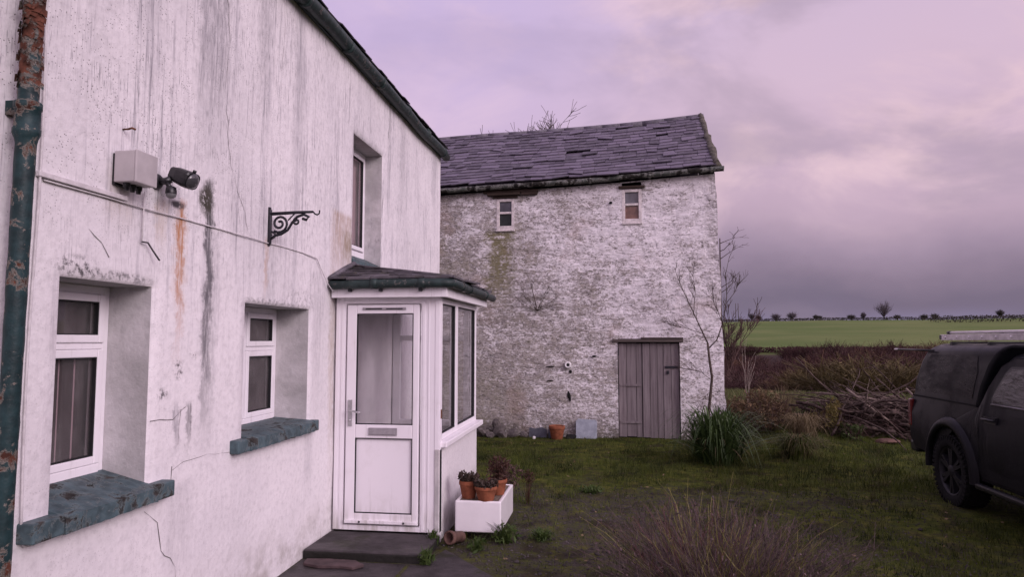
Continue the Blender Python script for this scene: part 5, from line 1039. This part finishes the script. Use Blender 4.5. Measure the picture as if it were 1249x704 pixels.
q=MB(); q.poly([(-.70,-.56,1.19),(.70,-.56,1.19),(.63,-.02,1.52),(-.63,-.02,1.52)]); q.v=[(x,y-.012,z+.012) for x,y,z in q.v]; part('windscreen',q,M['carglass'],tk)
q=MB(); q.box(-.85,.85,2.50,2.68,.42,.56); part('rear_bumper',q,M['blackplastic'],tk,None,.03); q=MB(); q.box(-.5,.5,-2.56,-2.5,.60,.82); part('grille',q,M['blackplastic'],tk,None,.02)
q=MB(); q.box(-.78,.78,2.535,2.57,.60,1.07); part('tailgate',q,M['paint'],tk,None,.02)
canL=[(1.108,1.005,2.52,.855),(1.30,.93,2.48,.84),(1.52,.835,2.39,.80),(1.66,.765,2.30,.755),(1.722,.72,2.18,.67)]
cn=part('canopy',loft(canL,0,0,0),M['paint'],tk,None,.05,4); cn.data.polygons.foreach_set('use_smooth',[True]*len(cn.data.polygons)); cn.data.set_sharp_from_angle(angle=rad(50))
def ccx(z): return float(np.interp(z,[l[0] for l in canL],[l[3] for l in canL]))
for sg in (-1,1):
    P=[(1.12,1.17),(1.06,1.45),(1.10,1.60),(2.18,1.60),(2.30,1.45),(2.40,1.17)]; a=[(sg*(ccx(z)+.008),y,z) for y,z in P]; mid=[(sg*(ccx(1.52)+.008),1.08,1.52),(sg*(ccx(1.52)+.008),2.25,1.52),(sg*(ccx(1.3)+.008),1.09,1.3),(sg*(ccx(1.3)+.008),2.36,1.3)]
    q=MB(); rowsz=[1.17,1.30,1.45,1.52,1.60]; vs=[]
    for z in rowsz:
        for f in np.linspace(0,1,6): vs.append((sg*(ccx(z)+.004),float(np.interp(z,[1.17,1.45,1.6],[1.12,1.06,1.12]))*(1-f)+float(np.interp(z,[1.17,1.45,1.6],[2.42,2.30,2.16]))*f,z))
    q.add(vs,[(i*6+j,i*6+j+1,(i+1)*6+j+1,(i+1)*6+j) for i in range(4) for j in range(5)],0,True); part('canopy_window',q,M['canopy'],tk)
    q=MB(); q.box(*sorted((sg*.83,sg*.868)),1.02,2.50,1.098,1.116); part('canopy_seal',q,M['under'],tk)
q=MB(); q.poly([(-.68,2.445,1.17),(.68,2.445,1.17),(.62,2.30,1.58),(-.62,2.30,1.58)]); q.v=[(x,y+.035,z) for x,y,z in q.v]; part('canopy_hatch',q,M['carglass'],tk)
for y in (.25,1.15,1.95):
    q=MB(); zt_=1.66 if y<.5 else 1.725; q.box(-.66,.66,y-.02,y+.02,zt_,zt_+.022); 
    for sg in (-1,1): q.box(*sorted((sg*.60,sg*.66)),y-.03,y+.03,zt_-.06,zt_)
    part('roof_bar',q,M['blackplastic'],tk,None,.004)
# ladder lying on the bars
ld=thing('ladder','aluminium ladder lying on the roof bars of the dark pickup','ladder',(TX,TY,1.735)); lz=.022
for x in (-.60,-.22):
    q=MB(); q.box(x-.012,x+.012,-1.75,2.30,lz-.010,lz+.058); part('rail',q,M['alu'],ld,None,.003)
    q=MB(); q.box(x-.016,x+.016,2.28,2.33,lz-.0,lz+.05); part('end_cap',q,M['blackplastic'],ld,None,.004)
for k in range(15):
    q=MB(); y=-1.6+k*.27; q.tube([(-.618,y,lz+.024),(-.202,y,lz+.024)],.014,8); part('rung',q,simple('bright_aluminium',(.75,.72,.72),.1,20,.3,.5,.3,bump=0) if k==0 else bpy.data.materials['bright_aluminium'],ld)
for x,y1 in ((-.55,2.18),(-.30,1.55)):
    q=MB(); q.tube([(x,-1.7,lz+.078),(x,y1,lz+.078)],.016,8); part('pole',q,bpy.data.materials['bright_aluminium'],ld); q=MB(); q.tube([(x,y1,lz+.078),(x,y1+.07,lz+.078)],.019,8); part('pole_cap',q,M['blackplastic'],ld)
q=MB()
for z in (0,.035,.07): q.tube([(-.68,.20,-.03+z),(-.60,.20,-.03+z),(-.56,.24,-.02+z)],.016,7)
q.box(-.70,-.60,.22,.30,-.06,.10); part('clamp',q,M['blackplastic'],ld,None,.004)
q=MB(); q.tube([(0,-.75,0),(0,.25,0)],.012,8); q.tube([(0,.25,0),(0,.36,0)],.013,8,1); o=link('long_pole',q.mesh('long_pole',[M['blackplastic'],M['alu']]),None,(TX-.78,TY+2.85,1.63)); tag(o,'thin dark pole with pale tip sticking out behind the pickup canopy','pole')

# ------------------------------------------------------------------ scrub in the dip, far hedges and trees
def scrub_mesh(n,tw,wid,seed,mat,round_=.8):
    prt=[stems(n,(0,0,0),.55,.9,None,None,wid,tw,.18,.7,.22)]
    for k in range(16):
        a=rng.uniform(0,2*PI); r=.42*rng.random()**.6; prt.append(leaves(70,(math.cos(a)*r,math.sin(a)*r,rng.uniform(.3,.86)*(1-.5*(r/.5)**2)),(.17,.17,.11),.016,-1,1.6,.4))
    V,F=cat(prt); return np_mesh('scrub_bush',V,F,mat)
SM=[scrub_mesh(130,9,.0075,1,M['redtwig']),scrub_mesh(150,9,.0075,2,M['redtwig']),scrub_mesh(130,9,.007,3,M['tantwig']),scrub_mesh(170,10,.0075,4,M['greenscrub']),scrub_mesh(140,9,.0075,5,M['twigs'])]
random.seed(99); SG='winter scrub bushes in the dip beyond the yard'; k=0
for s in (28.5,31,33.5,36.5,40,44.5,49,54,61,70,80,90):
    n=13
    for i in range(n):
        az=rad(6.5+24*(i+random.uniform(.1,.9))/n); r=s*random.uniform(.95,1.07); x,y=r*math.sin(az),r*math.cos(az); ss=.31*x+.95*y
        if ss<27.3: x,y=x*27.4/ss,y*27.4/ss
        z=H(x,y); azd=math.degrees(az)
        top=np.interp(r,[26,30,40,55,75,100],[.15,.45,.85,1.05,1.2,1.75])*random.uniform(.5,1.35)+(random.uniform(.5,1.1) if azd>15.5 and r>38 else 0)
        h=max(.75,(top-z)*.86); o=link('scrub_bush',random.choice([SM[0],SM[1],SM[0],SM[4],SM[2]]),None,(x,y,z-.1),(0,0,random.uniform(0,6.28))); w=h*random.uniform(.75,1.0)+1.0; o.scale=(w,w,h); tag(o,'leafless red-brown scrub bush in the dip beyond the yard','bush',SG)
for az,r,w,h,lab in ((18.6,27.5,4.4,1.75,'broad olive willow bush standing before the red-brown scrub'),(22.4,28.5,3.0,1.5,'smaller olive bush just left of the pickup canopy'),(15.0,29.0,2.6,1.25,'low olive bush left of the broad willow bush')):
    x,y=r*math.sin(rad(az)),r*math.cos(rad(az)); o=link('willow_bush',SM[3],None,(x,y,H(x,y)-.1),(0,0,az)); o.scale=(w,w,h+.0-H(x,y)*.3); tag(o,lab,'bush')
HG='hedges round the far field'
def hedge(p0,p1,w,h,n,label,mat='hedge',ls=.24):
    p0=np.array(p0);p1=np.array(p1); f=rng.random(n); x=p0[0]+(p1[0]-p0[0])*f; y=p0[1]+(p1[1]-p0[1])*f; hh=h*(.6+.8*fbm(f*40,f*0,3,4)); P=np.stack([x+rng.normal(0,w,n),y+rng.normal(0,w,n),height(x,y)+hh*rng.random(n)**.8],1)
    a=rng.normal(size=(n,3)); a/=np.linalg.norm(a,axis=1)[:,None]; b=np.cross(a,rng.normal(size=(n,3))); b/=np.linalg.norm(b,axis=1)[:,None]; s=ls*rng.uniform(.5,1.3,n)[:,None]
    V=np.stack([P-a*s,P+b*s*.6,P+a*s,P-b*s*.6],1).reshape(-1,3); c=V.mean(0); c[2]=V[:,2].min(); o=link('hedge',np_mesh('hedge',V-c,np.arange(n*4).reshape(n,4),M[mat]),None,tuple(c)); tag(o,label,'hedge')
def azp(az,s): r=s/(.31*math.sin(rad(az))+.95*math.cos(rad(az))); return (r*math.sin(rad(az)),r*math.cos(rad(az)))
hedge(azp(0,303),azp(36,303),1.0,1.1,11000,'dark hedge along the skyline of the green field'); hedge(azp(2,101),azp(36,98),.7,.8,9000,'brown hedge along the bottom of the green field','redtwig',.14)
hedge(azp(22.8,255),azp(36,235),.8,2.0,2600,'darker hedge crossing the upper right of the green field')
def far_tree(az,s,w,h,label,seed,trunk=.25,mat='farwood_haze'):
    x,y=azp(az,s); e=thing('far_tree',label,'tree',(x,y,H(x,y)),0,'trees on the skyline'); q=MB(); q.tube([(0,0,-.2),(.05,0,h*trunk),(0,.05,h*.6)],[.22,.17,.1],6); part('trunk',q,M['bark'],e)
    prt=[stems(90,(0,0,h*trunk*.7),w*.5,h*(1-trunk*.7),None,None,.06,6,.15,.7,w*.25)]; prt.append(leaves(260,(0,0,h*.62),(w*.42,w*.42,h*.34),.16)); V,F=cat(prt); link('crown',np_mesh('crown',V,F,M[mat]),e)
def az_of(px): return math.degrees(math.atan((px-624.5)/850))-8.1
SL='small dark tree on the skyline of the far field'
for px,w,h,lab,mt in ((1078,6.5,7.2,'largest round bare tree on the skyline hedge','farwood_haze'),(1053,2.6,4.4,'slim bare tree on the skyline left of the largest one','farwood_haze'),(1220,3.4,4.6,'compact dark tree on the skyline above the pickup ladder','hedge'),(917,3.6,4.6,'hazy bare tree on the skyline right of the barn corner','farwood_haze'),(925,3.0,3.4,'dark bushy tree on the skyline beside the hazy one','hedge'),(946,5.0,4.0,'low spreading bare tree on the skyline','farwood_haze'),(966,5.5,4.6,'flat-topped wide bare tree on the skyline','farwood_haze'),(995,2.6,3.2,'left one of two small dark skyline trees','hedge'),(1000,2.4,2.6,'right one of two small dark skyline trees','hedge'),(1038,4.0,3.0,'low dark bush-like tree left of the slim skyline tree','hedge'),(1094,3.4,2.6,'low dark tree on the skyline right of the largest one','hedge'),(1127,3.8,2.8,'low tree on the skyline left of the ladder end','hedge'),(1140,3.6,3.2,'low tree on the skyline directly above the ladder end','hedge')): far_tree(az_of(px),304,w*(.85 if px!=1078 else 1),h*(.72 if px!=1078 else .95),lab,px,.25,mt)
for px,lab in ((897.5,'left one of two thin far poles beside the barn corner'),(900.5,'right one of two thin far poles beside the barn corner')):
    x,y=azp(az_of(px),290); q=MB(); q.tube([(0,0,-.2),(0,0,7.5)],[.16,.1],6); o=link('far_pole',q.mesh('far_pole',M['bark']),None,(x,y,H(x,y))); tag(o,lab,'pole')

# ------------------------------------------------------------------ ground cover
def scatter(n,xr,yr,dens):
    x=rng.uniform(*xr,n); y=rng.uniform(*yr,n); k=rng.random(n)<dens(x,y); return x[k],y[k]
def inside_bad(x,y): return ((x<-1.45)&(y<7.8))|(x<-2.4)|((x<-.5)&(y<5.9)&(y<5.2+ (-.8-x)*1.2))|((x>SX0)&(x<SX1)&(y>SY0)&(y<SY1))|((y>13.067-.0524*(x-.634)-.03)&(x<2.05)&(y<19))
def turf_d(x,y):
    n=fbm(x*1.1,y*1.1,3,1); p=np.clip((8.7-(y+(n-.45)*3.6))/.9,0,1)*np.clip((1.9-(x+(vnoise(x*3,y*3)-.5)))/1.6,0,1)
    d=(1-p)*.95*np.clip(2.4*(fbm(x*2.6,y*2.6,3,9)-.26),.05,1)+.07; tr=np.exp(-((y+.1*x-8.3)/.3)**2)*.7; return np.where(inside_bad(x,y),0,d*(1-tr))
def turf(n,xr,yr,dens,hmin,hmax,w,name,label,mat,lean=.5):
    x,y=scatter(n,xr,yr,dens); n=len(x); z=height(x,y); h=rng.uniform(hmin,hmax,n)*(.5+1.0*fbm(x*1.7,y*1.7,3,7)); a=rng.uniform(0,2*PI,n); l=h*lean*rng.random(n); t=np.linspace(0,1,3)
    P=np.stack([x[:,None]+np.cos(a)[:,None]*l[:,None]*t**2,y[:,None]+np.sin(a)[:,None]*l[:,None]*t**2,z[:,None]-.004+h[:,None]*t],-1)
    V,F=strips(P,w*(1-.85*t),rside(n)); o=link(name,np_mesh(name,V,F,M[mat]),None); tag(o,label,'grass',None,'stuff')
turf(190000,(-2.4,8.5),(5.2,14.5),turf_d,.018,.075,.0034,'turf','short mossy turf over the yard before the barn','grass',.9)
turf(34000,(1.3,8.5),(8.8,16),lambda x,y:np.where(inside_bad(x,y),0,np.clip(fbm(x*.9,y*.9,3,5)*1.6-.35,0,1)),.06,.16,.004,'long_grass','longer uneven grass round the shrubs and heap','grass',.9)
turf(52000,(2.0,17),(14.5,27),lambda x,y:np.where((.31*x+.95*y)<26.2,1,0)*np.where(inside_bad(x,y),0,1),.08,.2,.010,'field_grass','rough pale grass strip beyond the heap','fieldgrass',.8)
turf(60000,(-2.2,8.5),(5.4,13),lambda x,y:np.where(inside_bad(x,y),0,np.clip((fbm(x*2.9,y*2.9,3,21)-.50)*9,0,1))*np.clip(turf_d(x,y)*1.6,.0,1),.05,.14,.0036,'grass_tufts','coarser grass tufts standing out of the mossy turf','grass',1.0)
# gravel
def grav_d(x,y):
    n=fbm(x*1.1,y*1.1,3,1); p=np.clip((8.9-(y+(n-.45)*2.2))/.9,0,1)*np.clip((3.4-x)/1.6,0,1); return np.where(inside_bad(x,y)|(y<5.0),0,p*.9)
x,y=scatter(15000,(-1.6,3.4),(4.6,9.4),grav_d); n=len(x); s=rng.uniform(.004,.013,n)*(1+(rng.random(n)<.03)*1.2); oc=np.array([(1,0,0),(-1,0,0),(0,1,0),(0,-1,0),(0,0,.7),(0,0,-.7)],float); of=np.array([(0,2,4),(2,1,4),(1,3,4),(3,0,4),(2,0,5),(1,2,5),(3,1,5),(0,3,5)])
a=rng.uniform(0,6.28,n); cs,sn=np.cos(a),np.sin(a); O=oc[None]*rng.uniform(.6,1.2,(n,6,1)); Vx=O[:,:,0]*cs[:,None]-O[:,:,1]*sn[:,None]; Vy=O[:,:,0]*sn[:,None]+O[:,:,1]*cs[:,None]; V=np.stack([Vx,Vy,O[:,:,2]],-1)*s[:,None,None]+np.stack([x,y,height(x,y)+s*.25],1)[:,None,:]
F=(of[None]+(np.arange(n)*6)[:,None,None]).reshape(-1,3); o=link('gravel',np_mesh('gravel',V.reshape(-1,3),F,M['pebble'])); tag(o,'loose grey gravel on the yard before the porch','gravel',None,'stuff')
x,y=scatter(420,(-2.2,7.5),(5.3,13),lambda x,y:np.where(inside_bad(x,y),0,.8)); n=len(x); P=np.stack([x,y,height(x,y)+.022],1); a=rng.normal(size=(n,3)); a[:,2]*=.25; a/=np.linalg.norm(a,axis=1)[:,None]; b=np.cross(a,np.array([0,0,1.])+rng.normal(size=(n,3))*.3); s=rng.uniform(.012,.03,n)[:,None]
V=np.stack([P-a*s,P+b*s*.55,P+a*s,P-b*s*.55],1).reshape(-1,3); o=link('fallen_leaves',np_mesh('fallen_leaves',V,np.arange(n*4).reshape(n,4),M['dryleaf'])); tag(o,'pale fallen leaves scattered over the turf and gravel','leaves',None,'stuff')

# ------------------------------------------------------------------ sky, sun, camera
W=bpy.data.worlds.new('World'); S.world=W; W.use_nodes=True; T=W.node_tree; T.nodes.clear()
class WT(NT):
    def __init__(s): s.t=T
wt=WT(); outw=T.nodes.new('ShaderNodeOutputWorld'); bg=T.nodes.new('ShaderNodeBackground'); T.links.new(bg.outputs[0],outw.inputs[0])
sky=T.nodes.new('ShaderNodeTexSky'); sky.sky_type='NISHITA'; sky.sun_disc=False; SE=rad(24); AZ=rad(125)   # azimuth from +Y clockwise
sky.sun_elevation=SE; sky.sun_rotation=AZ
gen=wt.n('ShaderNodeTexCoord').outputs['Generated']; dx,dy,dz=wt.xyz(gen)
warp=wt.noise(wt.scale(gen,(1,1,1.6)),2.2,5,.6); e_=wt.m('ADD',dz,wt.m('MULTIPLY',wt.m('SUBTRACT',warp,.5),.16))
base=wt.ramp(wt.m('MULTIPLY',e_,1.0,clamp=True),[(0.0,(.19,.150,.25)),(.05,(.19,.145,.225)),(.08,(.26,.19,.275)),(.12,(.38,.275,.38)),(.165,(.54,.385,.50)),(.225,(.66,.47,.605)),(.34,(.72,.53,.675)),(.48,(.67,.52,.72)),(1,(.72,.60,.80))])
cl=wt.noise(wt.scale(gen,(1,1,2.0),(3.1,1.7,.4)),3.4,6,.58,.35); base=wt.mix(wt.m('MULTIPLY',wt.mr(cl,.45,.63),wt.mr(dz,.10,.25)),base,(.88,.63,.70)); cl2=wt.noise(wt.scale(gen,(1,1,2.4),(.3,5.7,2.4)),2.6,5,.55,.4); base=wt.mix(wt.m('MULTIPLY',wt.mr(cl2,.49,.66),.50),base,(.40,.31,.41))
lf=wt.m('MULTIPLY',wt.mr(wt.m('ADD',dx,wt.m('MULTIPLY',dz,-.3)),.10,-.35),wt.mr(dz,.12,.35)); base=wt.mix(wt.m('MULTIPLY',lf,.55),base,(.62,.49,.82))
hz_=wt.m('MULTIPLY',wt.mr(dz,.012,.045,1,0),wt.mr(wt.noise(wt.scale(gen,(3,3,1)),2,2),.35,.6)); base=wt.mix(wt.m('MULTIPLY',hz_,.75),base,(.30,.26,.44))
# unseen sky behind and right of the viewer, made brighter to light the wall
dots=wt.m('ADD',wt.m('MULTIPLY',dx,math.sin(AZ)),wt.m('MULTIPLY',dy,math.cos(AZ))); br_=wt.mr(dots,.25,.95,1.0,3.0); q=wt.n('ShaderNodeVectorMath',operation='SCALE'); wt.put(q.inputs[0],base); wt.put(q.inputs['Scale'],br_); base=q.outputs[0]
q=wt.n('ShaderNodeVectorMath',operation='SCALE'); wt.put(q.inputs[0],sky.outputs[0]); q.inputs['Scale'].default_value=.08
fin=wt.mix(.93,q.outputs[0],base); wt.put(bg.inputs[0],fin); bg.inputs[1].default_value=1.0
L=bpy.data.lights.new('sun','SUN'); L.energy=1.55; L.angle=rad(28); L.color=(1,.90,.93); lo=bpy.data.objects.new('sun',L); C.objects.link(lo); dirv=Vector((math.sin(AZ)*math.cos(SE),math.cos(AZ)*math.cos(SE),math.sin(SE))); lo.rotation_euler=dirv.to_track_quat('Z','Y').to_euler(); lo.location=(6,-6,8)
cam=bpy.data.cameras.new('camera'); co=bpy.data.objects.new('camera',cam); C.objects.link(co); co.location=(0,0,1.75); cam.sensor_width=36; cam.lens=36*850/1249; cam.clip_start=.05; cam.clip_end=8000
co.rotation_euler=(rad(90)+math.atan(63/850),0,rad(8.1)); S.camera=co
S.view_settings.view_transform='Standard'; S.view_settings.look='None'; S.view_settings.exposure=0; S.view_settings.gamma=1
S.cycles.max_bounces=8; S.cycles.transparent_max_bounces=16
